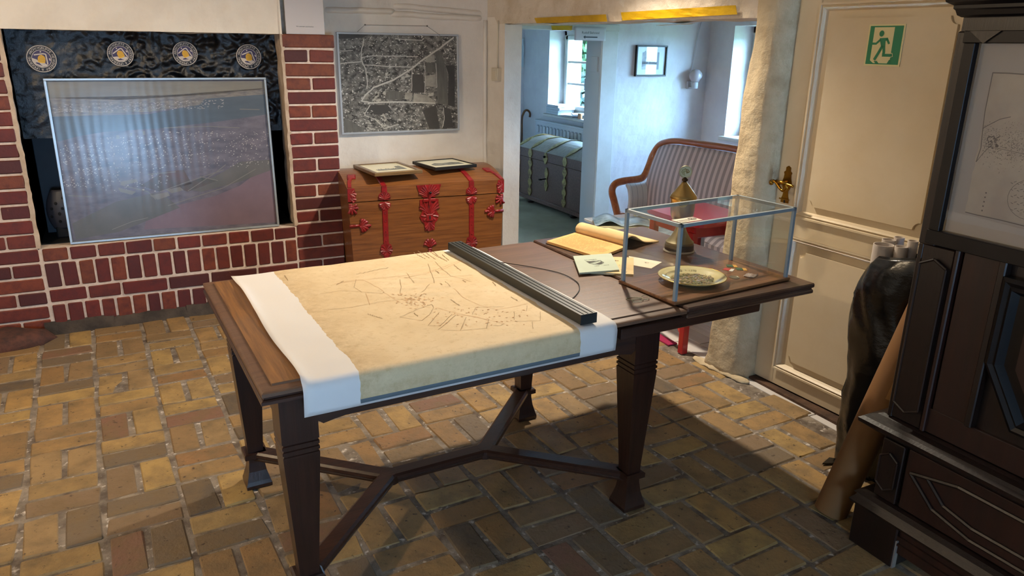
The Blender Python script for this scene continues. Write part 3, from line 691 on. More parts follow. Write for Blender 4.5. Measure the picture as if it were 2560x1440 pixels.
# ---------------------------------------------------------------- badges beside the plate
def badge(name, label, cat, px, py, fn, group=None, z=TZ0 + .0112, rz=0):
    p = TL(px, py, .7715); r_ = tthing(name, label, cat, p.x, p.y, z, rz, group); fn(r_); return r_
def ribbon(colA, colB):
    def f(r_):
        MB().box(-.012, .012, .0, .03, 0, .002, b=.0008).build('ribbon', mat('ribbon_' + colA, '#1f4a2c' if colA == 'green' else '#a82a22', .7), r_)
        MB().box(.0125, .026, -.004, .028, 0, .0025, b=.0008).build('tag', mat('tag_' + colB, '#c2913c' if colB == 'yellow' else '#d9d2c4', .5), r_)
    return f
badge('ribbon_badge', 'green and yellow ribbon badge beside the coin in the glass case', 'badge', 1826, 668, ribbon('green', 'yellow'), 'ribbon badges in the glass case', rz=R(-35))
badge('ribbon_badge', 'green and yellow ribbon badge beside the coin in the glass case', 'badge', 1850, 676, ribbon('green', 'yellow'), 'ribbon badges in the glass case', rz=R(-35))
badge('ribbon_badge', 'red and white ribbon badge tucked against the plate rim', 'badge', 1814, 676, ribbon('red', 'white'), rz=R(-60))
def coin(r_): MB().lathe([(.017, 0), (.018, .001), (.018, .0022), (.016, .0024), (.015, .002), (.001, .002)], 28).build('disc', mat('old_silver', '#8a8878', .3, metal=.8), r_, smooth=False)
badge('medal', 'round tarnished medal lying flat beside the plate', 'medal', 1836, 694, coin)
def bag(r_):
    q = MB()
    q.sheet(lambda a, b: (-.024 + .048 * a, -.019 + .038 * b, .003 + .002 * nz((a * 7, b * 7, 3)) + .003 * math.sin(a * 3.1) * math.sin(b * 3.1)), 10, 8)
    q.build('pouch', mat('clear_film', '#b9a9a0', .12, col2='#8f7d74', nscale=60, coat=.6), r_, smooth=False)
    MB().lathe([(.013, 0), (.0135, .001), (.013, .002), (.001, .002)], 20).build('medal_inside', mat('old_silver'), r_)
badge('pouch', 'small crinkled clear pouch with a medal inside the glass case', 'pouch', 1876, 690, bag, rz=R(25))
badge('brooch_pin', 'short dark pin behind the clear pouch in the glass case', 'pin', 1893, 689, lambda r_: MB().tube([(-.012, 0, .002), (.014, .004, .003)], .0016, 6).build('needle', mat('dark_bronze', '#3b2b1c', .4, metal=.7), r_), rz=R(20))
# ---------------------------------------------------------------- trophy cup behind the case
tc = TL(1702, 627); tp = tthing('trophy_cup', 'brass lidded trophy cup with a round medallion on top', 'trophy', 1.105, .07)
m_brass = mat('brass', '#b59b66', .28, metal=1, col2='#a3874f', nscale=3)
m_pewter = mat('pewter_brass', '#8f856a', .45, metal=1)
MB().lathe([(.062, 0), (.064, .004), (.06, .009)], 40).build('plinth_rim', mat('clear_rim', '#8f8678', .2), tp, smooth=False)
MB().lathe([(.058, .008), (.059, .012), (.058, .03), (.055, .033)], 40).build('black_plinth', mat('black_band', '#1d1a17', .4), tp, auto=40)
MB().lathe([(.055, .033), (.056, .041), (.050, .046), (.038, .060), (.026, .082), (.018, .10), (.0135, .108)], 40).build('foot', m_pewter, tp, auto=50)
MB().lathe([(.0135, .106), (.016, .109), (.016, .116), (.0135, .119)], 24).build('stem_ring', mat('black_band'), tp, auto=40)
MB().lathe([(.0135, .118), (.024, .122), (.037, .132), (.0445, .148), (.0475, .17), (.0485, .20), (.049, .214), (.0505, .216), (.0505, .219)], 40).build('bowl', m_brass, tp, auto=50)
ld = MB().lathe([(.0525, .219), (.053, .224), (.050, .231), (.047, .234), (.03, .256), (.014, .276), (.010, .282), (.006, .285)], 40).build('lid', m_brass, tp, auto=22)
MB().lathe([(.005, .283), (.012, .288), (.0125, .293), (.006, .299), (.004, .302)], 20).build('knob', mat('dark_bronze'), ld, smooth=True)
dirc = math.atan2(-(TM @ Vector((1.105, .07, 0))).x, (TM @ Vector((1.105, .07, 0))).y)
Md = Matrix.Translation((0, 0, .322)) @ Matrix.Rotation(dirc - TRZ, 4, 'Z') @ Matrix.Rotation(R(90), 4, 'X')
md = MB().lathe([(.0245, -.003), (.0255, 0), (.0245, .003), (.0225, .003), (.0215, .002), (.001, .002)], 32, M=Md).build('medallion', m_pewter, ld, auto=40)
dt = MB()
for k in range(7):
    a = R(-30 + 40 * k); dt.tube([Md @ Vector((.004 * math.cos(a), .004 * math.sin(a) - .002, .0025)), Md @ Vector((.013 * math.cos(a + .5), .011 * math.sin(a + .5), .003)), Md @ Vector((.016 * math.cos(a + 1), .013 * math.sin(a + 1), .0025))], .0015, 5)
dt.build('relief', mat('dark_bronze'), ld) if False else dt.build('relief', mat('relief_brass', '#6e6238', .4, metal=1), ld)
# ---------------------------------------------------------------- papers and books on the leaf
def flat_quad(pix4, z, th, name, mats, par, b=0):
    q = [TL(x, y, z + th) for x, y in pix4]; q = [Vector((p.x, p.y, 0)) for p in q]
    return q
def booklet(name, label, cat, pix4, z, th, m_cover, m_page, tilt=0, group=None):
    q = [TL(x, y, z + th) for x, y in pix4]; c = sum(q, Vector()) / 4
    r_ = tthing(name, label, cat, c.x, c.y, z, 0, group); q = [(p.x - c.x, p.y - c.y) for p in q]
    def lay(z0, z1, m, nm, ins):
        k = [(x * (1 - ins), y * (1 - ins)) for x, y in q]
        v = [(x, y, z0) for x, y in k] + [(x, y, z1 + tilt * (x * .0)) for x, y in k]
        MB().add(v, [(3, 2, 1, 0), (4, 5, 6, 7), (0, 1, 5, 4), (1, 2, 6, 5), (2, 3, 7, 6), (3, 0, 4, 7)]).build(nm, m, r_)
    lay(0, .0006, m_cover, 'cover', 0); lay(.0006, th - .0006, m_page, 'pages', .02); lay(th - .0006, th, m_cover, 'cover', 0)
    a, b_, c_, d_ = [Vector((x, y, th + .0004)) for x, y in q]
    return r_, lambda s, t: a * (1 - s) * (1 - t) + b_ * s * (1 - t) + c_ * s * t + d_ * (1 - s) * t, frame3((a + b_ + c_ + d_) / 4, b_ - a, a - d_)
m_green = mat('pale_green_card', '#aeb9a6', .7, col2='#a5b19d', nscale=6); m_cream = mat('cream_card', '#d9be8c', .75, col2='#cdb07d', nscale=7); m_pg = mat('page_edge', '#c8bfa0', .8, col2='#a89f80', nscale=120, stretch=(.1, .1, 40))
m_ink = mat('ink_dark', '#3b3a38', .8)
cb, S1, F1 = booklet('booklet', 'cream booklet with black lettering under the green one', 'booklet', [(1515, 641), (1584, 644), (1584, 686), (1477, 680)], TZ0, .007, m_cream, m_pg)
t_ = MB()
for wd, s, t, sz in (('für', .75, .66, .016), ('im', .72, .78, .014), ('W', .78, .90, .02), ('50', .46, .25, .016), ('1', .6, .52, .012)): text(t_, wd, sz, Matrix.Translation(S1(s, t)) @ F1.to_3x3().to_4x4())
t_.build('lettering', mat('brown_black', '#241a12', .8), cb, kind='stuff')
gb, S2, F2 = booklet('booklet', 'pale green booklet with a club shield on its cover', 'booklet', [(1433, 640), (1528, 633), (1549, 674), (1448, 682)], TZ0 + .0075, .006, m_green, m_pg)
sh = MB(); Fx = F2.copy()
def SH(p): return Fx @ Vector((p[0], p[1], .0003))
out = [(-.03, .024), (-.014, .019), (0, .023), (.014, .019), (.03, .024), (.027, .008), (.030, -.006), (.018, -.022), (0, -.029), (-.018, -.022), (-.030, -.006), (-.027, .008)]
for k, sc in ((0, 1.0), (1, .88)): sh.strip([SH((x * sc, y * sc)) for x, y in out + out[:1]], .0018)
sh.poly([SH(p) for p in ((-.024, .018), (-.012, .015), (0, .018), (.008, .016), (-.024, -.0005))])
sh.poly([SH(p) for p in ((.024, .002), (.024, -.004), (.015, -.018), (0, -.023), (-.012, -.019))])
sh.strip([SH((-.027, -.004)), SH((.024, .02))], .0008); sh.strip([SH((-.018, -.016)), SH((.027, .006))], .0008)
for k in range(7): sh.poly([SH((-.018 + k * .0062 + dx, -.006 + k * .0031 + dy)) for dx, dy in ((0, 0), (.003, .0015), (.002, .005), (-.001, .0035))])
text(sh, '50 JAHRE', .011, Fx @ Matrix.Translation((-.004, .04, .0003)), 1.15); text(sh, '1924  -  1974', .010, Fx @ Matrix.Translation((.004, -.043, .0003)), 1.1)
sh.build('cover_print', m_ink, gb)
q = [TL(x, y, TZ0 + .0015) for x, y in ((1572, 640), (1655, 655), (1628, 671), (1578, 662))]; cc = sum(q, Vector()) / 4
en = tthing('envelope', 'small white card with a tiny emblem, half inside the case', 'card', cc.x, cc.y)
k = [(p.x - cc.x, p.y - cc.y) for p in q]; MB().prism(k[::-1], .0002, .0014).build('card', mat('ivory_card', '#ddd0b8', .7), en)
Fc = frame3((.012, -.006, .0018), (k[1][0] - k[0][0], k[1][1] - k[0][1], 0), (k[0][0] - k[3][0], k[0][1] - k[3][1], 0))
eb = MB(); eb.strip([Fc @ Vector((x * .25, y * .25, 0)) for x, y in out + out[:1]], .0012); eb.poly([Fc @ Vector((x * .2, y * .2 - .001, .0001)) for x, y in out[7:11]]); eb.build('emblem', m_ink, en)
# open old book with rolled leaves
bq = [Vector((p.x, p.y, 0)) for p in (TL(1367, 601, .775), TL(1441, 579, .775), TL(1567, 614, .775), TL(1497, 641, .775))]
A_, B_, C_, D_ = bq
bk = tthing('open_book', 'old open book with ochre pages, one side rolled over', 'book', A_.x, A_.y, TZ0 + .0006)
o_ = Vector((A_.x, A_.y, 0)); bq = [p - o_ for p in bq]; A_, B_, C_, D_ = bq     # A-D outer edge, B-C spine line
m_page = mat('ochre_page', '#dfae6c', .8, col2='#d09b58', nscale=5); m_roll = mat('rolled_page', '#d9bd8b', .8, col2='#c9a873', nscale=5)
v = [p + Vector((0, 0, .001)) for p in bq] + [p + Vector((0, 0, .012)) for p in bq]
MB().add(v, [(3, 2, 1, 0), (4, 5, 6, 7), (0, 1, 5, 4), (1, 2, 6, 5), (2, 3, 7, 6), (3, 0, 4, 7)]).build('page_block', m_page, bk)
MB().add([p + Vector((0, 0, .0)) + (p - (A_ + C_) / 2).normalized() * .004 for p in bq] + [p + Vector((0, 0, .0022)) + (p - (A_ + C_) / 2).normalized() * .004 for p in bq], [(3, 2, 1, 0), (4, 5, 6, 7), (0, 1, 5, 4), (1, 2, 6, 5), (2, 3, 7, 6), (3, 0, 4, 7)]).build('cover', mat('book_cover', '#4a3220', .7), bk)
wx = (B_ - A_).normalized(); wy = (D_ - A_).normalized(); wid = (B_ - A_).length; hei = (D_ - A_).length
tl = MB()
for r_ in range(27):
    t = .07 + .86 * r_ / 27; p0 = A_ + (D_ - A_) * t + wx * wid * .08; p1 = A_ + (D_ - A_) * t + wx * wid * .90
    if r_ > 22: p1 = p0 + (p1 - p0) * .55; p0 = p0 + (p1 - p0) * .35
    nn = 16
    for k in range(nn):
        if random.random() < .12: continue
        a = p0 + (p1 - p0) * (k / nn); b_ = p0 + (p1 - p0) * ((k + random.uniform(.55, .95)) / nn); tl.strip([a + Vector((0, 0, .0124)), b_ + Vector((0, 0, .0124))], .0022)
tl.build('handwriting', mat('sepia_ink', '#9a7038', .8), bk)
nrm = Vector((wy.y, -wy.x, 0)); nrm = nrm if nrm.dot(wx) > 0 else -nrm
sx_ = (C_ - B_)
rings = []
prof = [(0, .012), (-.006, .02), (-.006, .034), (.006, .047), (.026, .052), (.05, .046), (.075, .032), (.11, .014), (.17, .006), (.2, .004)]
rp = smooth_path([(a, 0, b_) for a, b_ in prof], 4)
rl_ = MB(); rl_.sheet(lambda a, b: B_ + sx_ * (1.0 * b) + nrm * rp[min(len(rp) - 1, int(a * (len(rp) - 1) + .5))].x + Vector((0, 0, rp[min(len(rp) - 1, int(a * (len(rp) - 1) + .5))].z)), 36, 8)
ro = rl_.build('rolled_leaves', m_roll, bk, smooth=True); md_ = ro.modifiers.new('thick', 'SOLIDIFY'); md_.thickness = .003
rl3 = MB(); rl3.add([B_ + nrm * .004 + Vector((0, 0, .0008)), C_ + nrm * .004 + Vector((0, 0, .0008)), C_ + nrm * .2 + Vector((0, 0, .0008)), B_ + nrm * .2 + Vector((0, 0, .0008)), B_ + nrm * .004 + Vector((0, 0, .004)), C_ + nrm * .004 + Vector((0, 0, .004)), C_ + nrm * .2 + Vector((0, 0, .004)), B_ + nrm * .2 + Vector((0, 0, .004))],
    [(3, 2, 1, 0), (4, 5, 6, 7), (0, 1, 5, 4), (1, 2, 6, 5), (2, 3, 7, 6), (3, 0, 4, 7)]).build('back_cover', mat('book_cover'), bk)
# ---------------------------------------------------------------- hearth niche: embossed black plate, stickers, boards, big photograph
m_iron = mat('black_cast_iron', '#0e1014', .3, metal=.2, col2='#191d24', nscale=10, bump=.8, bscale=38, spec=.7, bdist=.006)
ir = MB()
def ih(x, z):
    h = 0
    c = .4 * nz((x * 10, 0, z * 12)) + .75 * nz((x * 27, 3, z * 31)); env = max(0, min(1, (x + .25) * 3)) * (1 if abs(x - .19) > .035 else .2)
    h += .014 * max(-.2, c - .05) * 2.2 * (.25 + .75 * env)
    h += .006 * (1 if abs(x - .18) < .012 and z > 1.42 else 0)
    for cx in (.10, .27):
        d = math.hypot(x - cx, z - 1.30); h += .010 * math.exp(-((d - .075) / .010) ** 2)
    d = math.hypot(x - .165, z - 1.425); h += .008 * math.exp(-((d - .028) / .009) ** 2)
    return h
ir.sheet(lambda a, b: (-.52 + 1.37 * a, 4.79 - ih(-.52 + 1.37 * a, 1.03 + .57 * b), 1.03 + .57 * b), 200, 80)
ir.box(-.52, .85, 4.8, 4.81, 1.03, 1.6)
ip = ir.build('fireback_plate', m_iron, origin=(.165, 4.8, 1.03), smooth=True)
tag(ip, 'black embossed cast-iron plate across the top of the hearth niche', 'iron plate')
m_navy = mat('sticker_navy', '#17171f', .5); m_cr = mat('sticker_cream', '#c9bdb0', .5); m_pur = mat('sticker_purple', '#3a2f55', .5); m_yel = mat('sticker_yellow', '#e0ad20', .5)
def sticker(px, py, tilt, label):
    p = PY(px, py, 4.765); s_ = thing('round_sticker', label, 'sticker', (p.x, 4.766, p.z), 0, 'round club stickers on the iron plate', rot=Matrix.Rotation(R(90), 4, 'X') @ Matrix.Rotation(R(tilt), 4, 'Z'))
    return s_
def fill_sticker(s_):
    MB().lathe([(.069, -.003), (.069, .0), (.001, .0)], 48).build('disc', m_navy, s_)
    rg = MB()
    for r0, r1 in ((.0655, .069), (.0435, .046)):
        rg.sheet(lambda a, b: ((r0 + (r1 - r0) * b) * math.cos(a * 6.2832), (r0 + (r1 - r0) * b) * math.sin(a * 6.2832), .0006), 48, 1)
    rg.build('ring', m_cr, s_)
    t_ = MB(); w1 = 'ARCHIVGRUPPE HEIKENDORF & UMGEBUNG '
    for i, ch in enumerate(w1):
        if ch == ' ': continue
        a = R(172 - 360 * i / (len(w1) + .5)); text(t_, ch, .0165, Matrix.Translation((.0555 * math.cos(a), .0555 * math.sin(a), .0007)) @ Matrix.Rotation(a - R(90), 4, 'Z'))
    t_.build('lettering', m_cr, s_)
    MB().lathe([(.0435, .0002), (.0435, .0005), (.001, .0005)], 40).build('badge_ground', m_pur, s_)
    z = .0008; e_ = MB()
    e_.poly([(-.042, -.012, z), (-.036, -.026, z), (-.02, -.039, z), (.01, -.0425, z), (.03, -.03, z), (.036, -.022, z), (.02, -.016, z), (.0, -.02, z), (-.02, -.012, z)])
    e_.strip([(-.038, .006, z), (0, .028, z), (.012, .03, z)], .006); e_.strip([(.012, .03, z), (.02, .012, z), (.034, -.018, z)], .006)
    e_.strip([(-.012, .036, z), (-.015, .030, z)], .006); e_.strip([(.033, .016, z), (.039, .006, z)], .006)
    e_.build('badge_field', m_cr, s_)
    Mh = Matrix.Rotation(R(14), 4, 'Z') @ Matrix.Translation((.0, -.002, 0)); dome = [(-.0165, -.016), (-.008, -.0195), (.008, -.0195), (.0165, -.016), (.0175, -.004), (.0165, .008), (.012, .017), (.0, .022), (-.012, .017), (-.0165, .008), (-.0175, -.004)]
    hv = MB().prism(dome, z, z + .0006, M=Mh).build('beehive', m_yel, s_)
    h = MB()
    for k in range(4): yy = -.0095 + .0075 * k; w = .0172 - .0012 * k; h.strip([Mh @ Vector((-w, yy + .002, z + .0009)), Mh @ Vector((-w * .5, yy - .0005, z + .0009)), Mh @ Vector((w * .5, yy - .0005, z + .0009)), Mh @ Vector((w, yy + .002, z + .0009))], .0014)
    h.build('hive_bands', mat('hive_brown', '#5a3c10', .5), s_, kind='stuff')
    f_ = MB(); f_.poly([(-.022, -.03, z + .0004), (-.016, -.026, z + .0004), (-.004, -.024, z + .0004), (.002, -.029, z + .0004), (.010, -.033, z + .0004), (.013, -.036, z + .0004), (.004, -.034, z + .0004), (-.006, -.034, z + .0004), (-.016, -.033, z + .0004)]); f_.build('fish', m_pur, s_)
ss = [sticker(622, 142, -8, 'round club sticker nearest the brick pier with the white panel'), sticker(463, 134, 8, 'round club sticker just right of the embossed centre rib'),
      sticker(301, 135, 6, 'round club sticker just left of the embossed centre rib'), sticker(104, 147, -22, 'round club sticker furthest from the white wall panel, strongly tilted')]
fill_sticker(ss[0])
for s_ in ss[1:]:
    for ch in list(ss[0].children):
        c = ch.copy(); C.objects.link(c); c.parent = s_
sc0 = [.138, .122, .136, .15]
for s_, k in zip(ss, (1.0, .93, .93, .98)): s_.scale = (k, k, 1)
o = MB().box(-.48, -.2, 4.95, 4.965, .62, 1.06, b=.003).box(-.48, -.2, 4.965, 4.99, .476, .66).build('slate_board', mat('slate_blue_board', '#2b3540', .6, col2='#232b34', nscale=4), origin=(-.34, 4.965, .476))
tag(o, 'dark slate-blue board standing at the back of the hearth niche', 'board')
# white perforated enamel piece half hidden behind the photograph
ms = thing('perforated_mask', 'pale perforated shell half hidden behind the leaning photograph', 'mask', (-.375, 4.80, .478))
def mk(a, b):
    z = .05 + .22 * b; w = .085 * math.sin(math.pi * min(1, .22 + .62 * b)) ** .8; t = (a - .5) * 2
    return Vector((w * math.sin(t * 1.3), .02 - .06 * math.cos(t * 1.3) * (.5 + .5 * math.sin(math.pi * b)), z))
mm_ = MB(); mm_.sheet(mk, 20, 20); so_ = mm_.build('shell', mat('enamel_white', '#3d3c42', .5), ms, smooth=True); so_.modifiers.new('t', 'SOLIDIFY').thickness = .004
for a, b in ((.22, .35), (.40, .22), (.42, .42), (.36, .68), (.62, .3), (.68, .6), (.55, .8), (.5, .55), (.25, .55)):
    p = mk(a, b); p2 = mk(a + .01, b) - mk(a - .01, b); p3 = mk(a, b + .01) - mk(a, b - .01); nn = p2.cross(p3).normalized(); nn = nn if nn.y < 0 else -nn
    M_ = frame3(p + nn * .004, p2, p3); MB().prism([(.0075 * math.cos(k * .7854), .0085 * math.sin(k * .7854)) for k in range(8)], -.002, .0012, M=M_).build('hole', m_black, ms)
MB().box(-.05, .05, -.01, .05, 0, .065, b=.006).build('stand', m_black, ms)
# ---- big aerial colour photograph leaning on the ledge
m_alu = mat('silver_frame', '#aeb6ba', .35, metal=.6)
c_bl, c_br, c_tl, c_tr = PY(176, 610, 4.615), PY(697, 562, 4.615), PY(108, 196, 4.665), PY(665, 195, 4.665)
c_bl.z = c_br.z = .4765
PW, PH = 1.11, .872
ux = Vector((1, 0, 0)); uy = Vector((0, .05, .868)).normalized()
FM = frame3((c_bl.x, 4.612, .4765), ux, uy)       # x right, y up the picture, z towards the viewer
bp_ = thing('framed_photo', 'large colour aerial photograph in a silver frame leaning in the hearth', 'picture', FM.translation, rot=FM.to_3x3().to_4x4())
def pic_frame(root, w, h, fw, d, m, name='frame'):
    f_ = MB()
    for k, (x0, x1, y0, y1) in enumerate(((0, w, 0, fw), (0, w, h - fw, h), (0, fw, fw, h - fw), (w - fw, w, fw, h - fw))): f_.box(x0, x1, y0, y1, -d, 0, b=.0015)
    return f_.build(name, m, root)
pic_frame(bp_, PW, PH, .012, .02, m_alu)
MB().box(.006, PW - .006, .006, PH - .006, -.018, -.016).build('backing', m_black, bp_)
def layer(polys, m, z, nm, root):
    for p in polys: q = MB().poly([(x, y, z) for x, y in p]).build(nm, m, root)
    return q
gl = dict(coat=.6, rough=.5, coat_rough=.2, wave=.05)
m_l0 = mat('photo_haze', '#5b584e', col2='#4c4a48', nscale=3, stretch=(1, 6, 1), **gl)
fi = bp_
def photo_px(pts):      # pixels on the photograph -> picture plane
    o = []
    Mi = FM.inverted()
    for x, y in pts:
        p = Mi @ PP(x, y, FM.translation, FM.col[2].xyz); o.append((min(PW - .013, max(.013, p.x)), min(PH - .013, max(.013, p.y))))
    return o
layer([[(.013, .013), (PW - .013, .013), (PW - .013, PH - .013), (.013, PH - .013)]], mat('photo_land', '#4a4854', col2='#68626d', nscale=9, stretch=(1, 2.5, 1), **gl), -.0150, 'print_ground', fi)
layer([photo_px([(115, 203), (660, 203), (663, 222), (540, 235), (420, 243), (300, 250), (118, 245)])], mat('photo_sky', '#7c786b', col2='#6d6a62', nscale=2, stretch=(1, 5, 1), **gl), -.0146, 'print_sky', fi)
layer([photo_px([(118, 245), (420, 238), (663, 220), (664, 236), (520, 248), (505, 262), (370, 280), (130, 292)])], mat('photo_far_shore', '#5c5959', col2='#7d776f', nscale=22, stretch=(1, 4, 1), **gl), -.0146, 'print_far_shore', fi)
layer([photo_px([(130, 292), (368, 286), (500, 262), (512, 247), (663, 236), (670, 286), (540, 305), (410, 320), (260, 330), (190, 342), (145, 355)])], mat('photo_water', '#414b56', col2='#4b5661', nscale=3, stretch=(1, 4, 1), **gl), -.0144, 'print_water', fi)
layer([photo_px([(696, 430), (690, 420), (640, 435), (600, 465), (540, 490), (440, 515), (400, 530), (370, 530), (360, 575), (697, 556)]), ], mat('photo_field', '#64535e', col2='#725f6a', nscale=3, **gl), -.0144, 'print_field', fi)
layer([photo_px([(675, 400), (600, 405), (560, 430), (470, 475), (505, 480), (600, 455), (680, 425)]), photo_px([(180, 560), (290, 505), (400, 480), (450, 520), (300, 580), (190, 600)])], mat('photo_meadow', '#4f504e', col2='#5c5958', nscale=5, **gl), -.0143, 'print_meadow', fi)
layer([photo_px([(350, 465), (410, 430), (460, 425), (480, 460), (400, 480)]), photo_px([(440, 470), (505, 445), (545, 452), (470, 480)])], mat('photo_pitch', '#3f4a48', col2='#5a4747', nscale=4, **gl), -.0142, 'print_pitch', fi)
hs = MB(); random.seed(5)
for k in range(900):
    x = random.uniform(150, 672); y = 330 + 150 * random.random() ** 1.3
    if x < 250: y = random.uniform(360, 470)
    if x > 420 and y > 420: continue
    if y < 345 - (x - 260) * .04 and x < 400: continue
    p = photo_px([(x, y)])[0]; w, h = random.uniform(.002, .007), random.uniform(.002, .005); hs.poly([(p[0], p[1], -.0139), (p[0] + w, p[1] + .001, -.0139), (p[0] + w, p[1] + h, -.0139), (p[0], p[1] + h, -.0139)])
for k in range(220):
    x = random.uniform(130, 560); y = 262 + random.random() * 22 - (x - 130) * .03; p = photo_px([(x, y)])[0]; w = random.uniform(.003, .01); hs.poly([(p[0], p[1], -.0139), (p[0] + w, p[1], -.0139), (p[0] + w, p[1] + .002, -.0139), (p[0], p[1] + .002, -.0139)])
hs.build('print_houses', mat('photo_houses', '#b0a8a2', **gl), fi, kind='stuff')
rd = MB()
for L_ in ([(130, 291), (250, 287), (370, 284)], [(370, 280), (440, 268), (500, 258), (512, 247)], [(600, 273), (650, 274)], [(300, 462), (370, 480), (390, 500)], [(470, 478), (540, 432), (565, 412)], [(500, 442), (545, 452)], [(280, 575), (330, 555), (370, 545)], [(410, 320), (520, 316), (600, 320)], [(370, 437), (440, 430)], [(400, 480), (470, 455), (560, 425)], [(640, 423), (560, 470), (420, 515)], [(170, 490), (230, 492)]):
    pts = [Vector((*p, -.0138)) for p in photo_px(L_)]; rd.strip(pts, .004)
for q_ in ([(300, 455), (340, 448), (345, 455), (305, 465)], [(295, 470), (340, 480), (330, 488), (300, 480)], [(375, 490), (420, 480), (425, 490), (395, 500)], [(415, 475), (450, 468), (460, 476), (430, 484)], [(290, 338), (298, 338), (299, 348), (291, 348)], [(325, 332), (331, 332), (331, 341), (325, 341)], [(357, 328), (363, 328), (363, 338), (357, 338)]):
    rd.poly([Vector((*p, -.0137)) for p in photo_px(q_)])
rd.build('print_roads', mat('photo_roads', '#6f6a66', **gl), fi, kind='stuff')
# ---------------------------------------------------------------- panel on the pier, black-and-white photograph, wire and nails
o = MB().box(.878, 1.097, 4.60, 4.616, 1.587, 2.2, b=.002)
pn = thing('info_panel', 'tall blank white panel standing on top of the brick pier', 'panel', (.9875, 4.606, 1.587)); o.build('board', mat('panel_white', '#c7c2c2', .6), pn, world=True)
t_ = MB(); text(t_, 'Wir sammeln und forschen', .009, frame3((.985, 4.5995, 1.629), (1, 0, 0), (0, 0, 1))); t_.build('caption', mat('black_print'), pn, world=True)
bwM = frame3((1.222, YB - .03, .985), (1, 0, 0), (0, .012, 1)); BW, BH = .812, .622
bw = thing('framed_photo', 'black-and-white aerial photograph in a silver frame hung above the chest', 'picture', bwM.translation, rot=bwM.to_3x3().to_4x4())
pic_frame(bw, BW, BH, .012, .024, mat('pale_silver_frame', '#b9bfc4', .4, metal=.4))
MB().box(.006, BW - .006, .006, BH - .006, -.02, -.008).build('backing', m_black, bw)
bwp = mat('bw_town', '#34332f', .5, col2='#85827a', nscale=28, stretch=(1, 1.3, 1), ramp=(.38, .64), detail=6, col3='#dad6ca', n3=80, ramp3=(.58, .63), coat=.2)
layer([[(.012, .012), (BW - .012, .012), (BW - .012, BH - .012), (.012, BH - .012)]], bwp, -.0072, 'print_town', bw)
def bwp_(pts):           # crop pixels (1589 x 1440) of the print -> picture plane
    return [(.012 + (BW - .024) * (x - 40 - (y - 120) * .03) / (1490 - (y - 120) * .02), .012 + (BH - .024) * (1 - (y - 125 - (x - 40) * .02) / (1225 - (x - 40) * .045))) for x, y in pts]
layer([bwp_(p) for p in ([(930, 620), (1085, 620), (1105, 850), (920, 850)], [(370, 1050), (420, 1000), (620, 1000), (680, 1080), (560, 1130), (350, 1110)], [(1380, 510), (1505, 515), (1505, 1040), (1410, 1010), (1420, 620)], [(1070, 1075), (1250, 1010), (1300, 1310), (1160, 1315)], [(1340, 1040), (1440, 1060), (1490, 1300), (1350, 1310)], [(45, 125), (410, 130), (330, 170), (50, 185)])], mat('bw_dark_field', '#3c3a37', .5, col2='#474541', nscale=6, coat=.25), -.0068, 'print_dark_fields', bw)
layer([bwp_(p) for p in ([(1240, 340), (1320, 330), (1400, 600), (1410, 1010), (1270, 990), (1260, 480)], [(620, 830), (840, 840), (800, 940), (590, 925)], [(1115, 480), (1240, 470), (1250, 600), (1115, 600)], [(80, 1340), (85, 1160), (330, 1300), (300, 1340)])], mat('bw_mid_field', '#6b6962', .5, col2='#58564f', nscale=8, stretch=(6, 1, 1), coat=.25), -.0067, 'print_fields', bw)
layer([bwp_(p) for p in ([(1105, 640), (1250, 620), (1260, 780), (1110, 770)], [(850, 845), (940, 850), (930, 940), (840, 930)], [(960, 860), (1120, 880), (1240, 960), (1240, 990), (950, 970)], [(1120, 400), (1230, 380), (1240, 470), (1120, 470)], [(340, 860), (400, 860), (370, 930), (320, 930)])], mat('bw_light_ground', '#a7a294', .5, col2='#8a867b', nscale=25, coat=.25), -.0066, 'print_light_ground', bw)
rd = MB()
for L_, w in (([(1490, 170), (1300, 300), (1100, 430), (900, 570), (700, 690), (450, 780), (330, 900), (300, 950)], .012), ([(300, 950), (420, 975), (620, 965), (900, 970), (1240, 985)], .011), ([(350, 190), (310, 330), (310, 430), (360, 560), (380, 700), (370, 800)], .008), ([(310, 410), (450, 390), (800, 395), (1020, 400)], .006), ([(345, 500), (560, 515), (930, 530)], .006), ([(60, 480), (310, 460)], .007), ([(50, 330), (210, 325)], .005), ([(730, 185), (1070, 205), (1100, 180)], .006), ([(940, 560), (930, 830)], .006), ([(1350, 1040), (1360, 1200), (1330, 1300)], .006), ([(400, 1000), (330, 1130), (460, 1180), (560, 1290)], .007), ([(560, 1310), (760, 1250)], .006), ([(1095, 470), (1110, 610), (1100, 860)], .005), ([(1255, 480), (1265, 780)], .004)):
    pts = []
    for (a, b), (c, d) in zip(L_[:-1], L_[1:]):
        for i in range(4): pts.append((a + (c - a) * i / 4 + random.uniform(-4, 4), b + (d - b) * i / 4 + random.uniform(-3, 3)))
    pts.append(L_[-1]); rd.strip([Vector((*p, -.0063)) for p in bwp_(pts)], w * .8)
rd.build('print_roads', mat('bw_roads', '#c2beb2', .5, coat=.25), bw, kind='stuff')
hs = MB()
for k in range(46):
    x, y = random.uniform(180, 780), random.uniform(1060, 1320); s_ = random.uniform(14, 42)
    hs.poly([Vector((*p, -.0062 + k * 2e-6)) for p in bwp_([(x, y), (x + s_, y + s_ * .5), (x + s_ * .7, y + s_ * .9), (x - s_ * .3, y + s_ * .4)])])
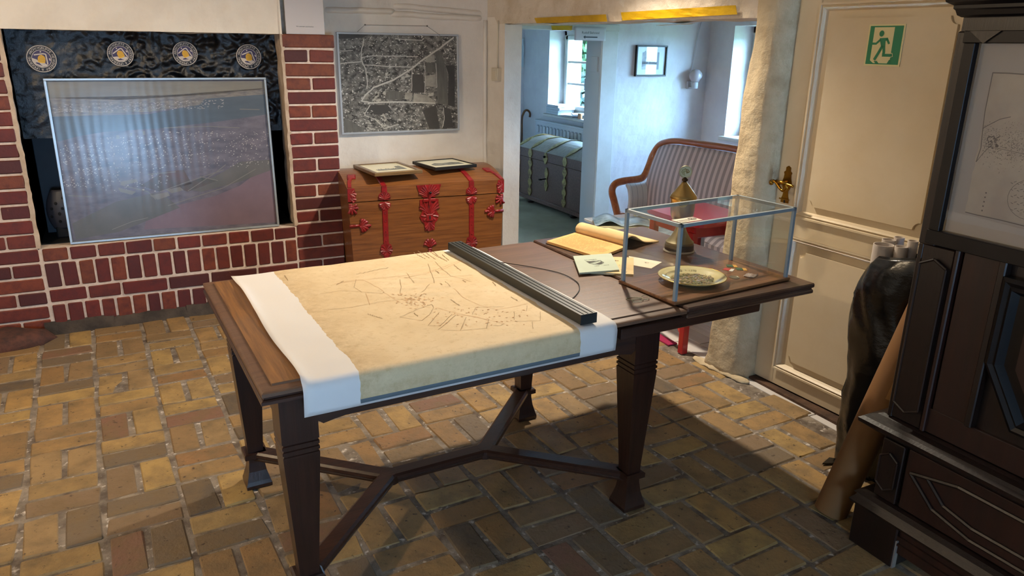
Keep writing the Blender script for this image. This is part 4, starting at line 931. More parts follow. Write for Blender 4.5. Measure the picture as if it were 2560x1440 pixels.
for x, y, w, h in ((430, 910, 45, 45), (470, 850, 50, 60), (540, 840, 60, 50), (480, 930, 60, 30), (600, 600, 60, 40), (800, 650, 60, 40), (860, 620, 55, 40), (1140, 860, 80, 40)): hs.poly([Vector((*p, -.0060)) for p in bwp_([(x, y), (x + w, y - h * .3), (x + w, y + h * .7), (x, y + h)])])
hs.build('print_houses', mat('bw_roofs', '#25231f', .5, col2='#b1ada0', nscale=30, ramp=(.45, .5), coat=.25), bw, kind='stuff')
m_wire = mat('steel_wire', '#6d6a66', .4, metal=.7)
n1, n2 = PY(912, 62, YB - .012), PY(1067, 65, YB - .012); e1, e2 = PY(893, 80, YB - .028), PY(1100, 88, YB - .028)
MB().tube([e1, n1, n2, e2], .0011, 5).build('hanging_wire', m_wire, bw, world=True)
for p in (n1, n2): tag(MB().tube([(0, .016, 0), (0, -.006, 0)], .002, 6).tube([(0, -.006, 0), (0, -.008, 0)], .005, 8).build('nail', m_wire, origin=None), 'steel nail holding the wire of the black-and-white photograph', 'nail', 'nails above the black-and-white photograph').location = p
# ---------------------------------------------------------------- oak chest with red ironwork
m_chest = wood('chest_oak', '#5d3518', '#87552a', 'x', 1.5, .4, .15, bump=.25)
m_red = mat('red_iron', '#8e181c', .36, col2='#6b1015', nscale=30, coat=.3)
CHR = R(-4); CHM = Matrix.Translation((1.108, 4.315, 0)) @ Matrix.Rotation(CHR, 4, 'Z'); CHI = CHM.inverted()
ch = thing('wooden_chest', 'domed oak chest with red iron fittings against the white wall', 'chest', (1.108, 4.315, 0), CHR)
CWd, CDe = .985, .50
def chf(px, py, off=0): p = CHI @ PP(px, py, CHM @ Vector((0, off, 0)), CHM.to_3x3() @ Vector((0, 1, 0))); return p.x, p.z
def cz(cx, cy): return chf(840 + cx / 5.333, 390 + cy / 5.333)
ZS, ZF = .648, .735
MB().prism([(.022, .05), (CWd - .022, .05), (CWd, ZS - .002), (0, ZS - .002)], -CDe, 0, M=Matrix.Rotation(R(90), 4, 'X')).build('body', m_chest, ch)
MB().box(.01, CWd - .01, .02, CDe - .02, 0, .055).build('base_plinth', m_oak, ch)
def roof(s): a = s; return (a * CDe, ZF + .052 * math.sin(min(1, a * 1.0) * math.pi * .86) + .012 * a)
lp = [(0, ZS + .003)] + [roof(k / 12) for k in range(13)] + [(CDe, ZS + .003)]
MB().loft([[(x, y - (.004 if False else 0), z) for y, z in lp] for x in (-.004, CWd + .004)]).build('lid', m_chest, ch)
def onf(x, z, d=0.0): return Vector((x, -.0015 - d, z))
def onr(x, s, d=0.0): y, z = roof(s); return Vector((x, y, z + .0015 + d))
def fan(mb, F, cx, cy, ang, r, spread, n=5, w=.010):
    for i in range(n):
        a = R(ang + spread * (i / (n - 1) - .5)); k = r * (1 - .22 * abs(i / (n - 1) - .5) * 2)
        pts = [F(cx + k * t * math.cos(a + .25 * (t - .5) * (1 if i >= n / 2 else -1)), cy + k * t * math.sin(a + .25 * (t - .5) * (1 if i >= n / 2 else -1)), .0015) for t in (0, .35, .7, 1)]
        mb.tube(pts, [w * .55, w * .6, w * .7, w * .85], 6)
def ribbon_(mb, F, pts, w):
    for (a, b), (c, d) in zip(pts[:-1], pts[1:]):
        for i in range(4):
            u0, v0, u1, v1 = a + (c - a) * i / 4, b + (d - b) * i / 4, a + (c - a) * (i + 1) / 4, b + (d - b) * (i + 1) / 4
            mb.loft([[F(u0 - w, v0, 0), F(u0 + w, v0, 0), F(u0 + w * .8, v0, .005), F(u0 - w * .8, v0, .005)], [F(u1 - w, v1, 0), F(u1 + w, v1, 0), F(u1 + w * .8, v1, .005), F(u1 - w * .8, v1, .005)]])
def plate_(mb, F, out, d=.004):
    n = len(out); mb.add([F(x, z, 0) for x, z in out] + [F(x, z, d) for x, z in out], [list(range(n))[::-1], list(range(n, 2 * n))] + [(i, (i + 1) % n, n + (i + 1) % n, n + i) for i in range(n)])
def rivets(mb, F, pts):
    for a, b in pts: mb.lathe([(.0045, 0), (.0035, .004), (.001, .005)], 8, M=Matrix.Translation(F(a, b, .004)) @ Matrix.Rotation(R(90), 4, 'X'))
for cx in (cz(650, 700)[0], cz(1805, 600)[0]):
    s_ = MB(); ribbon_(s_, onf, [(cx, ZF), (cx, .69)], .0175); plate_(s_, onf, [(cx - .018, .70), (cx - .034, .685), (cx - .037, .66), (cx - .022, ZS + .004), (cx + .022, ZS + .004), (cx + .037, .66), (cx + .034, .685), (cx + .018, .70)]); fan(s_, onf, cx, .655, 90, .046, 120, 7, .011)
    ribbon_(s_, onr, [(cx, 0), (cx - .004, .2), (cx - .012, .42)], .0165); ribbon_(s_, onr, [(cx - .014, .40), (cx - .016, .48)], .028); ribbon_(s_, onr, [(cx - .016, .48), (cx - .02, .54)], .042)
    rivets(s_, onf, [(cx, .70)]); s_.build('lid_strap', m_red, ch, auto=40)
    s_ = MB(); plate_(s_, onf, [(cx - .022, ZS - .006), (cx - .037, .63), (cx - .033, .61), (cx - .018, .592), (cx + .018, .592), (cx + .033, .61), (cx + .037, .63), (cx + .022, ZS - .006)]); fan(s_, onf, cx, .637, -90, .042, 120, 7, .011); ribbon_(s_, onf, [(cx, .60), (cx, .33), (cx + .002, .14)], .0175)
    plate_(s_, onf, [(cx, .39), (cx - .03, .375), (cx - .038, .345), (cx - .03, .315), (cx, .30), (cx + .03, .315), (cx + .038, .345), (cx + .03, .375)]); fan(s_, onf, cx, .335, 90, .046, 170, 7, .011); fan(s_, onf, cx, .35, -90, .04, 120, 5, .010)
    rivets(s_, onf, [(cx, z) for z in (.57, .52, .46, .40, .27, .2)]); s_.build('strap', m_red, ch, auto=40)
lx = cz(1240, 600)[0]
s_ = MB(); clampf = lambda u, v, d: onf(u, min(v, ZF - .004), d); plate_(s_, onf, [(lx - .035, .652), (lx - .062, .68), (lx - .078, ZF - .006), (lx + .078, ZF - .006), (lx + .062, .68), (lx + .035, .652)]); fan(s_, clampf, lx, .645, 90, .092, 112, 11, .009); s_.build('lid_lock_plate', m_red, ch, auto=40)
s_ = MB(); plate_(s_, onf, [(lx - .058, .64), (lx - .06, .60), (lx - .045, .565), (lx - .062, .535), (lx - .05, .505), (lx - .034, .49), (lx - .03, .445), (lx + .03, .445), (lx + .034, .49), (lx + .05, .505), (lx + .062, .535), (lx + .045, .565), (lx + .06, .60), (lx + .058, .64)]); fan(s_, onf, lx - .008, .55, 112, .085, 55, 5, .010); fan(s_, onf, lx + .008, .55, 68, .085, 55, 5, .010); fan(s_, onf, lx, .535, 180, .055, 60, 3, .010); fan(s_, onf, lx, .535, 0, .055, 60, 3, .010); fan(s_, onf, lx, .50, -90, .058, 60, 5, .010)
s_.box(lx - .022, lx + .022, -.014, 0, .505, .548, b=.003); s_.build('lock_plate', m_red, ch, smooth=False)
MB().box(lx - .004, lx + .004, -.0152, -.013, .515, .538).build('keyhole', m_black, ch)
MB().box(lx - .04, lx + .04, -.016, 0, .625, .645, b=.004).box(lx - .006, lx + .006, -.02, 0, .60, .69, b=.003).build('hasp', m_red, ch)
MB().lathe([(.005, 0), (.009, .006), (.006, .013), (.001, .014)], 12, M=Matrix.Translation((lx + .004, -.014, .682)) @ Matrix.Rotation(R(90), 4, 'X')).build('knob', mat('dark_iron_knob', '#2a2224', .25, metal=.8), ch, smooth=True)
s_ = MB(); fan(s_, onf, lx, .335, 90, .06, 100, 6, .012); ribbon_(s_, onf, [(lx, .36), (lx, .30)], .012); s_.build('lower_mount', m_red, ch, smooth=True)
for sd in (0, 1):
    e_ = .012 if sd == 0 else CWd - .012; dr = 0 if sd == 0 else 180; sg = 1 if sd == 0 else -1
    s_ = MB(); plate_(s_, onf, [(e_ - sg * .014, ZF - .002), (e_ - sg * .014, ZS + .005), (e_ + sg * .03, ZS + .005), (e_ + sg * .034, .69), (e_ + sg * .026, ZF - .002)]); fan(s_, onf, e_, .70, dr, .036, 120, 5, .009); fan(s_, onf, e_, .668, dr, .034, 80, 3, .009)
    ribbon_(s_, onr, [(e_, 0), (e_ + sg * .012, .14), (e_ + sg * .03, .24)], .012); ribbon_(s_, onr, [(e_ + sg * .034, .22), (e_ + sg * .045, .34)], .026); s_.build('lid_corner_mount', m_red, ch, auto=40)
    s_ = MB(); fan(s_, onf, e_, .62, dr - sg * 45, .05, 120, 5, .011); ribbon_(s_, onf, [(e_, ZS - .006), (e_, .60)], .012); s_.build('corner_mount', m_red, ch, smooth=True)
    s_ = MB(); zc = cz(300, 930)[1] if sd == 0 else cz(2100, 735)[1]
    s_.loft([[onf(e_ - .012 * sg, zc - .009, 0), onf(e_ - .012 * sg, zc + .009, 0), onf(e_ - .012 * sg, zc + .009, .005), onf(e_ - .012 * sg, zc - .009, .005)], [onf(e_ + .06 * sg, zc - .007, 0), onf(e_ + .06 * sg, zc + .007, 0), onf(e_ + .06 * sg, zc + .007, .005), onf(e_ + .06 * sg, zc - .007, .005)]])
    fan(s_, onf, e_ + .05 * sg, zc, dr, .055, 130, 7, .012); fan(s_, onf, e_ + .075 * sg, zc, dr, .04, 90, 3, .011); s_.build('side_mount', m_red, ch, smooth=True)
    s_ = MB(); fan(s_, onf, e_ + .012 * sg, .20, 90 - sg * 20, .06, 110, 5, .011); s_.build('foot_mount', m_red, ch, smooth=True)
# two small framed pictures lying on the lid
def lying(name, label, cat, pix4, z, m_f, fw, th, print_fn):
    q = [PZ(x, y, z) for x, y in pix4]; a, b, c, d = q     # a back-left, b back-right, c front-right, d front-left
    w = ((b - a).length + (c - d).length) / 2; h = ((d - a).length + (c - b).length) / 2; cen = (a + b + c + d) / 4; ang = math.atan2((c - d).y, (c - d).x)
    r_ = thing(name, label, cat, (cen.x, cen.y, z - th), ang); x0, x1, y0, y1 = -w / 2, w / 2, -h / 2, h / 2
    f_ = MB()
    for k in ((x0, x1, y0, y0 + fw), (x0, x1, y1 - fw, y1), (x0, x0 + fw, y0 + fw, y1 - fw), (x1 - fw, x1, y0 + fw, y1 - fw)): f_.box(k[0], k[1], k[2], k[3], 0, th, b=.003)
    f_.build('frame', m_f, r_); MB().box(x0 + .004, x1 - .004, y0 + .004, y1 - .004, .001, th - .005).build('mount', mat('ivory_mount', '#d9d3b4', .6, coat=.4), r_)
    q = MB(); print_fn(q, w - 2 * fw, h - 2 * fw, th - .0045); q.build('print', mat('grey_print', '#8b8d80', .6, col2='#4f5348', nscale=30, coat=.4), r_); return r_
def pr1(q, w, h, z):
    n = 24; top = [(-w * .36 + w * .74 * i / n, -h * .22 + h * (.08 + .22 * abs(nz((i * .5, 2, 0))) + (.25 if i > 18 else 0)), z) for i in range(n + 1)]
    q.poly(top[::-1] + [(-w * .36, -h * .28, z), (w * .38, -h * .28, z)])
def pr2(q, w, h, z): q.poly([(-w * .38, -h * .25, z), (w * .38, -h * .25, z), (w * .38, 0, z), (w * .2, h * .1, z), (0, h * .05, z), (-w * .2, h * .12, z), (-w * .38, -.05 * h, z)])
lying('framed_picture', 'small print in a brown and gilt frame lying on the chest lid', 'picture', [(898, 411), (1008, 402), (1041, 425), (922, 434)], .817, wood('gilt_wood', '#4a3622', '#7c6038', 'x', 1.5, .4, .3), .026, .022, pr1)
lying('framed_picture', 'small print in a thin black frame lying on the chest lid', 'picture', [(1043, 402), (1145, 394), (1179, 411), (1075, 420)], .818, mat('black_frame', '#15130f', .4), .012, .02, pr2)
# ---------------------------------------------------------------- switch, tape, paper sign
sw = thing('light_switch', 'small cream surface-mounted light switch beside the opening', 'switch', DP(4.615, 1.357), R(90) + math.atan2(2.1, -.244) - R(180) + R(0))
sw.matrix_world = frame3(DP(4.7, 1.357), (.116, -1, 0), (0, 0, 1)) ; XF[sw.name] = frame3(DP(4.7, 1.357), (.116, -1, 0), (0, 0, 1))
m_sw = mat('cream_plastic', '#cfc4ad', .4)
MB().box(-.04, .04, -.042, .042, -.005, .034, b=.004).build('box', m_sw, sw); MB().box(-.028, .028, -.03, .03, .03, .039, b=.003).build('rocker', m_sw, sw)
MB().tube([(0, .04, .008), (0, .2, .007), (.002, .34, .008)], .004, 6).build('cable', m_sw, sw, smooth=True)
m_tape = mat('yellow_tape', '#c29a12', .35, col2='#b08a0c', nscale=9, bump=.3, bscale=25)
def tape(px4, label, off=-.017, bottom=None):
    q = [PP(x, y, DP(2.748, 0, off), (1, .116, 0)) for x, y in px4]
    mb = MB(); mb.sheet(lambda a, b: (q[0] * (1 - a) + q[1] * a) * (1 - b) + (q[3] * (1 - a) + q[2] * a) * b + Vector((-1, 0, 0)) * (.003 * nz((a * 9, b * 4, 1))), 24, 4)
    o = mb.build('warning_tape', m_tape, origin=(q[0] + q[2]) / 2); o.modifiers.new('t', 'SOLIDIFY').thickness = .001
    return tag(o, label, 'tape', 'yellow warning tapes on the low beam')
tape([(1336, 45), (1515, 36), (1518, 54), (1342, 58)], 'shorter strip of yellow tape on the low beam, nearer the light switch')
tape([(1552, 31), (1839, 13), (1843, 36), (1556, 51)], 'longer strip of yellow tape on the low beam, nearer the panelled door')
def tape_flat(P4, label):
    q = [Vector(p) for p in P4]; mb = MB(); mb.sheet(lambda a, b: (q[0] * (1 - a) + q[1] * a) * (1 - b) + (q[3] * (1 - a) + q[2] * a) * b + Vector((0, -.002 * nz((a * 9, b * 5, 7)), .002 * nz((a * 7, b * 5, 2)))), 14, 3)
    o = mb.build('warning_tape', m_tape, origin=(q[0] + q[2]) / 2); o.modifiers.new('t', 'SOLIDIFY').thickness = .001; tag(o, label, 'tape', 'yellow warning tapes on the low beam')
tape_flat([PY(x, y, YP - .034) for x, y in ((1378, 64), (1431, 64), (1429, 76), (1380, 75))], 'small torn piece of yellow tape beside the paper arrow sign')
q = [PZ(x, y, 1.664) for x, y in ((1640, 63), (1738, 58), (1730, 60.5), (1652, 64.5))]; tape_flat(q, 'thin strip of yellow tape under the low beam')
sgM = frame3(PY(1475.5, 85, YP - .045), (1, 0, 0), (0, 0, 1)); sg = thing('paper_sign', 'white paper sign with a left-pointing arrow hung in the doorway', 'sign', sgM.translation, rot=sgM.to_3x3().to_4x4())
MB().sheet(lambda a, b: (-.134 + .268 * a, -.046 + .094 * b, .003 * math.sin(a * 3) + .006 * (a - .5) ** 2), 14, 4).build('sheet', mat('sign_paper', '#cfcbd0', .7), sg, smooth=True).modifiers.new('t', 'SOLIDIFY').thickness = .0008
t_ = MB(); text(t_, 'Rudolf Behrend', .0235, Matrix.Translation((.0, .008, .0062))); t_.strip([(-.045, -.022, .0062), (.06, -.022, .0062)], .008); t_.poly([(-.062, -.022, .0062), (-.044, -.034, .0062), (-.044, -.010, .0062)]); t_.build('print', mat('grey_ink', '#3f434a', .7), sg)
# ---------------------------------------------------------------- panelled door
m_door = mat('cream_door_paint', '#d3c3a6', .42, col2='#cbb999', nscale=3, bump=.06, bscale=40)
dang = math.atan2(-1, .0477); drM = Matrix.Translation((2.618, 2.487, 0)) @ Matrix.Rotation(dang, 4, 'Z')
dr = thing('door_1', 'cream painted two-panel door with brass lever handle', 'door', (2.618, 2.487, 0), dang); dr['kind'] = 'structure'
del dr['label']; del dr['category']
DW = .87
MB().box(0, .115, 0, .04, .02, 2.0).box(DW - .115, DW, 0, .04, .02, 2.0).box(.11, DW - .11, 0, .04, 1.73, 2.0).box(.11, DW - .11, 0, .04, .745, .835).box(.11, DW - .11, 0, .04, .02, .10).build('door_frame_panel', m_door, dr)
def dpanel(z0, z1):
    x0, x1 = .11, DW - .11
    # moulding
    prof = [(0, -.012), (.008, -.012), (.012, -.004), (.018, -.010), (.024, -.002), (.032, .012)]
    rings = [[(x0 + i, y, z0 + i), (x1 - i, y, z0 + i), (x1 - i, y, z1 - i), (x0 + i, y, z1 - i)] for i, y in prof]
    MB().loft(rings, caps=False).build('moulding', m_door, dr)
    MB().box(x0 + .02, x1 - .02, .012, .03, z0 + .02, z1 - .02).build('panel_ground', m_door, dr)
    i = .062; a0, a1, c0, c1 = x0 + i, x1 - i, z0 + i, z1 - i; r_ = .03; pts = []
    for cx, cz_, s0 in ((a0, c0, 0), (a1, c0, 1), (a1, c1, 2), (a0, c1, 3)):
        for k in range(6):
            th = R(90 * s0) + R(90) * (1 - k / 5) if True else 0
            sx = 1 if cx == a0 else -1; sz = 1 if cz_ == c0 else -1
            t = k / 5 * math.pi / 2
            if s0 in (0, 2): px_, pz_ = math.cos(t) * 0 + math.sin(t), math.cos(t)
            else: px_, pz_ = math.cos(t), math.sin(t)
            pts.append((cx + sx * r_ * px_, cz_ + sz * r_ * pz_))
    MB().prism([(x, z) for x, z in pts], -.012, -.001, M=Matrix.Rotation(R(90), 4, 'X')).build('raised_panel', m_door, dr)
dpanel(.832, 1.732); dpanel(.098, .748)
m_br = mat('door_brass', '#a67c2e', .25, metal=1, col2='#7a571c', nscale=8)
esc = [(0, .085), (.012, .078), (.013, .062), (.022, .055), (.018, .045), (.02, .03), (.028, .005), (.022, -.012), (.012, -.03), (.015, -.05), (.021, -.065), (.021, -.082), (-.021, -.082), (-.021, -.065), (-.015, -.05), (-.012, -.03), (-.022, -.012), (-.028, .005), (-.02, .03), (-.018, .045), (-.022, .055), (-.013, .062), (-.012, .078)]
hx, hz = .052, .968
MB().prism([(hx + x, hz + z) for x, z in esc], 0, .004, M=Matrix.Rotation(R(90), 4, 'X')).box(hx - .028, hx + .028, -.012, -.003, hz - .068, hz - .062, b=.002).build('escutcheon', m_br, dr)
MB().box(hx - .0035, hx + .0035, -.0055, -.0035, hz - .083, hz - .07).build('keyhole', m_black, dr)
lv = smooth_path([(hx - .045, -.05, hz + .01), (hx - .03, -.055, hz + .017), (hx - .012, -.052, hz + .006), (hx + .012, -.05, hz - .016), (hx + .032, -.052, hz - .018), (hx + .044, -.052, hz + .002), (hx + .034, -.05, hz + .012), (hx + .075, -.05, hz + .008)], 5)
lv_ = MB().tube(lv, [.0065] * len(lv), 8).tube([(hx, -.002, hz + .012), (hx, -.052, hz + .012)], .008, 10)
lv_.lathe([(.001, -.012), (.008, -.009), (.011, 0), (.008, .009), (.001, .012)], 12, M=Matrix.Translation((hx - .046, -.05, hz + .006)))
lv_.tube([(hx - .02, -.05, hz + .016), (hx + .04, -.05, hz + .014)], .009, 8)
lv_.build('lever', m_br, dr, smooth=True)
MB().box(-.012, 0, -.001, .012, 1.02, 1.04).build('strike_gap', m_black, dr)
# exit sign on the door
exM = drM @ frame3((.427, -.0015, 1.5675), (1, 0, 0), (0, 0, 1)); ex = thing('exit_sign', 'square green and cream running-man exit sign on the door', 'sign', exM.translation, rot=exM.to_3x3().to_4x4())
h = .0765; MB().box(-h, h, -h, h, -.0015, .0008).build('plate', mat('glow_cream', '#d8cf9e', .5), ex)
m_gr = mat('sign_green', '#137a52', .5); z = .0012
g_ = MB(); g_.poly([(-.07, -.07, z), (.07, -.07, z), (.07, .071, z), (-.07, .071, z)]); g_.build('green_field', m_gr, ex)
w_ = MB(); z2 = .0018
w_.poly([(-.051, .066, z2), (.034, .066, z2), (.034, -.064, z2), (.018, -.064, z2), (.026, -.054, z2), (-.018, -.064, z2), (-.03, -.055, z2), (-.04, -.064, z2), (-.051, -.054, z2)][:3] + [(.036, -.066, z2), (-.036, -.066, z2), (-.051, -.056, z2)])
w_.build('doorway_field', mat('glow_cream'), ex)
mn = MB(); z3 = .0024
mn.poly([(-.017 + .0105 * math.cos(k * .5236), .043 + .0115 * math.sin(k * .5236), z3) for k in range(12)])
mn.poly([(-.023, .026, z3), (.012, .028, z3), (.014, .02, z3), (.004, .016, z3), (.006, -.004, z3), (-.012, -.004, z3), (-.018, .012, z3)])
mn.strip([(.008, .0245, z3), (.019, .008, z3), (.02, .005, z3)], .0085); mn.strip([(-.018, .021, z3), (-.035, .006, z3), (-.052, .006, z3)], .0085)
mn.strip([(-.006, -.002, z3), (-.02, -.03, z3), (-.033, -.054, z3)], .0115); mn.strip([(.0, -.002, z3), (.004, -.026, z3), (.003, -.034, z3)], .0115); mn.strip([(-.002, -.036, z3), (.036, -.036, z3), (.042, -.034, z3)], .0105)
mn.poly([(-.034, -.058, z3), (-.02, -.058, z3), (-.012, -.066, z3), (-.026, -.066, z3)]); mn.poly([(.024, -.066, z3), (.036, -.066, z3), (.036, -.05, z3), (.03, -.054, z3)])
mn.build('running_figure', m_gr, ex)
cr_ = MB(); cr_.strip([(.034, -.028, z3 + .0004), (.04, -.029, z3 + .0004), (.044, -.04, z3 + .0004), (.034, -.0425, z3 + .0004)], .0025); cr_.build('shoe_outline', mat('glow_cream'), ex)
# ---------------------------------------------------------------- carved cabinet
m_cab = wood('cabinet_mahogany', '#100704', '#1d0d08', 'z', 1.2, .4, 0); m_cabr = wood('cabinet_red_panel', '#1c0b06', '#2d130a', 'z', .8, .45, 0); m_cabd = mat('cabinet_black', '#080506', .45, col2='#100a0a', nscale=5, spec=.3)
cb = thing('display_cabinet', 'tall dark carved wooden cabinet with a glazed door', 'cabinet', (1.97, 1.377, 0), R(-90))
W_ = 1.15
# local x to the right along the front, y into the cabinet
MB().box(.04, W_ - .04, .03, .60, .15, 1.64).build('carcass', m_cab, cb)
for x0 in (0, W_ - .16): MB().box(x0, x0 + .16, 0, .5, 0, .15, b=.004).build('foot_block', m_cab, cb)
MB().box(.155, .163, .003, .02, 0, .1).build('worn_edge', mat('worn_grey', '#7d746c', .8), cb)
def mould(prof, x0, x1, nm, m, dep=.5):           # profile (out, z), wraps the left end
    rings = []
    for o_, z in prof: rings.append([(x0 - o_, dep, z), (x0 - o_, -o_ + .02, z), (x1 + o_, -o_ + .02, z), (x1 + o_, dep, z)])
    return MB().loft(rings, caps=True).build(nm, m, cb)
mould([(0, .145), (.03, .148), (.034, .158), (.022, .172), (.018, .18), (.026, .186), (.012, .196), (0, .2)], .02, W_ - .02, 'plinth_moulding', m_cab)
MB().box(.16, W_ - .16, .012, .04, .055, .15).box(.16, W_ - .16, .004, .03, .105, .118).box(.16, W_ - .16, .004, .03, .085, .092).build('plinth_skirt', m_cabr, cb)
mould([(0, .41), (.012, .415), (.03, .428), (.048, .44), (.05, .452), (.038, .46), (.03, .468), (.012, .474), (0, .48)], .03, W_ - .03, 'waist_moulding', m_cab)
mould([(0, 1.635), (.008, 1.64), (.012, 1.652), (.016, 1.656), (.016, 1.664), (.03, 1.672), (.036, 1.69), (.05, 1.70), (.05, 1.72), (0, 1.722)], .04, W_ - .04, 'cornice', m_cabd)
def dpil(x0, x1, z0, z1, nm='pilaster'):
    cx = (x0 + x1) / 2; q = MB(); q.box(x0, x1, .012, .04, z0, z1, b=.003)
    zz = .035
    q.prism([(x0 + .008, z0 + zz + .02), (cx, z0 + zz), (x1 - .008, z0 + zz + .02), (x1 - .008, z1 - zz - .02), (cx, z1 - zz), (x0 + .008, z1 - zz - .02)], -.018, .0, M=Matrix.Translation((0, .0, 0)) @ Matrix.Rotation(R(90), 4, 'X') @ Matrix.Translation((0, 0, 0)))
    q.build(nm, m_cab, cb)
    g_ = MB()
    for a, b_ in (((x0 + .008, z0 + zz + .02), (cx, z0 + zz)), ((cx, z0 + zz), (x1 - .008, z0 + zz + .02)), ((x0 + .008, z1 - zz - .02), (cx, z1 - zz)), ((cx, z1 - zz), (x1 - .008, z1 - zz - .02)), ((x1 - .008, z0 + zz + .02), (x1 - .008, z1 - zz - .02)), ((x0 + .008, z0 + zz + .02), (x0 + .008, z1 - zz - .02))):
        g_.tube([(a[0], .0005, a[1]), (b_[0], .0005, b_[1])], .004, 6)
    g_.build('bead', m_cab, cb)
dpil(.05, .125, .205, .405); dpil(.06, .155, .485, 1.03)
MB().box(.05, .10, .0, .03, 1.03, 1.60, b=.004).build('stile', m_cab, cb)
MB().box(.045, .062, .012, .03, .48, 1.03, b=.003).build('edge_bead', m_cab, cb)
fz = MB(); fz.prism([(.09, 1.60), (.13, 1.57), (.17, 1.60)], -.012, .01, M=Matrix.Rotation(R(90), 4, 'X')); fz.box(.19, .215, .004, .02, 1.575, 1.60, b=.002); fz.build('frieze_ornament', m_cab, cb)
MB().box(.158, .172, .005, .03, .485, 1.045, b=.003).build('door_stile', m_cabr, cb)
MB().box(.178, .276, .016, .035, .56, 1.045, b=.002).build('side_panel', m_cabr, cb)
MB().box(.10, W_ - .10, .016, .034, .485, .56, b=.002).build('bottom_rail', m_cabr, cb)
MB().box(.28, .30, .002, .03, .56, 1.045, b=.003).build('inner_stile', m_cab, cb)
oc = [(.30, .76), (.40, .60), (.66, .60), (.76, .76), (.76, 1.0), (.30, 1.0)]
ob = MB()
for i, d in ((0, .010), (.022, .0), (.03, -.006), (.045, .004)):
    pass
rings = []
cxo, czo = .53, .80
for sc_, y in ((1.0, .02), (1.0, .0), (.95, -.008), (.9, -.002), (.86, -.01), (.8, .008)): rings.append([(cxo + (x - cxo) * sc_, y, czo + (z - czo) * sc_) for x, z in oc])
MB().loft(rings).build('octagon_moulding', m_cabd, cb)
MB().prism([(cxo + (x - cxo) * .62, czo + (z - czo) * .62) for x, z in oc], -.012, .016, M=Matrix.Rotation(R(90), 4, 'X')).build('octagon_boss', m_cabr, cb)
# lower drawer panel with lozenge mouldings
MB().box(.135, W_ - .135, .018, .035, .205, .405, b=.002).build('drawer_panel', m_cabr, cb)
lz = MB()
for a, b_ in (((.155, .335), (.24, .26)), ((.24, .26), (.36, .232)), ((.36, .232), (.8, .232)), ((.21, .345), (.27, .29)), ((.27, .29), (.36, .27)), ((.36, .27), (.8, .27)), ((.155, .335), (.30, .37)), ((.30, .37), (.8, .37))):
    lz.tube([(a[0], .014, a[1]), (b_[0], .014, b_[1])], .006, 6)
lz.build('lozenge_moulding', m_cab, cb)
# glazed door
gx0, gx1, gz0, gz1 = .106, W_ - .106, 1.076, 1.571
gf = MB()
for x0, x1, z0, z1 in ((gx0 - .035, gx1 + .035, gz0 - .04, gz0), (gx0 - .035, gx1 + .035, gz1, gz1 + .03), (gx0 - .03, gx0, gz0, gz1), (gx1, gx1 + .03, gz0, gz1)): gf.box(x0, x1, -.004, .03, z0, z1, b=.0015)
gdo = gf.build('glazed_door', m_cabd, cb)
MB().poly([(gx0, .006, gz0), (gx1, .006, gz0), (gx1, .006, gz1), (gx0, .006, gz1)]).build('pane', glass('cabinet_pane', (.93, .93, .95), 1.5), gdo)
# framed sheet behind the glass
dc = thing('mounted_document', 'old stained map document mounted on grey board behind the cabinet glass', 'document', (1.97 + .022, 1.377 - W_ / 2, gz0), R(-90))
m_grey = mat('mount_board', '#8c8278', .8)
MB().box(-W_ / 2 + gx0 + .001, W_ / 2 - gx0 - .001, 0, .006, .001, gz1 - gz0 - .001).build('mount_board', m_grey, dc)
def cabp(px, py): p = (Matrix.Translation((1.97 + .022, 1.377 - W_ / 2, gz0)) @ Matrix.Rotation(R(-90), 4, 'Z')).inverted() @ PX(px, py, 1.97 + .0205); return Vector((p.x, -.0012, p.z))
tlp, blp = cabp(2482, 181), cabp(2413, 530)
x0, z1, z0 = (tlp.x + blp.x) / 2, tlp.z, blp.z; x1 = -x0
pp_ = MB(); n = 40
edge = [(x0 + .004 * nz((0, k * .4, 0)), z0 + (z1 - z0) * k / n) for k in range(n + 1)] + [(x0 + (x1 - x0) * k / n, z1 + .003 * nz((k * .4, 0, 1))) for k in range(1, n + 1)] + [(x1, z0)]
pp_.prism([(x, z) for x, z in edge], .0002, .001, M=Matrix.Rotation(R(90), 4, 'X')); pp_.build('sheet', mat('old_paper', '#a1937f', .8, col2='#8f8070', nscale=8, col3='#6d6052', n3=20, ramp3=(.68, .8)), dc)
dk = MB(); DN = (0, -1, 0)
def dl(pts, w): dk.strip([cabp(*p) for p in pts], w, DN)
dl([(2482, 181), (2475, 215), (2462, 280), (2456, 330), (2452, 370), (2440, 405)], .0022); dl([(2482, 182), (2520, 183), (2560, 186)], .003); dl([(2458, 320), (2480, 308), (2500, 298), (2527, 292)], .0018); dl([(2440, 405), (2460, 380), (2480, 362)], .0015); dl([(2413, 530), (2440, 537), (2500, 550), (2560, 565)], .0025)
dl([(2460, 365), (2500, 372), (2560, 385)], .001)
random.seed(9)
for k in range(620):
    x = random.uniform(2455, 2580); y = random.gauss(360, 28) + (x - 2500) * .08
    if y < 305: continue
    p = cabp(x, y); a = random.choice((0, 1.5)) + random.uniform(-.5, .5); l = random.uniform(.001, .0045); dk.strip([p, p + Vector((l * math.cos(a), 0, l * math.sin(a)))], random.uniform(.0005, .0012), DN)
for k in range(26): x = random.gauss(2478, 9); y = random.gauss(352, 11); p = cabp(x, y); dk.strip([p, p + Vector((random.uniform(-.008, .01), 0, random.uniform(-.006, .006)))], .003, DN)
for k in range(5): p = cabp(2463 - k * 2.5, 482 + k * 11); dk.strip([p, p + Vector((.004, 0, 0))], .004, DN)
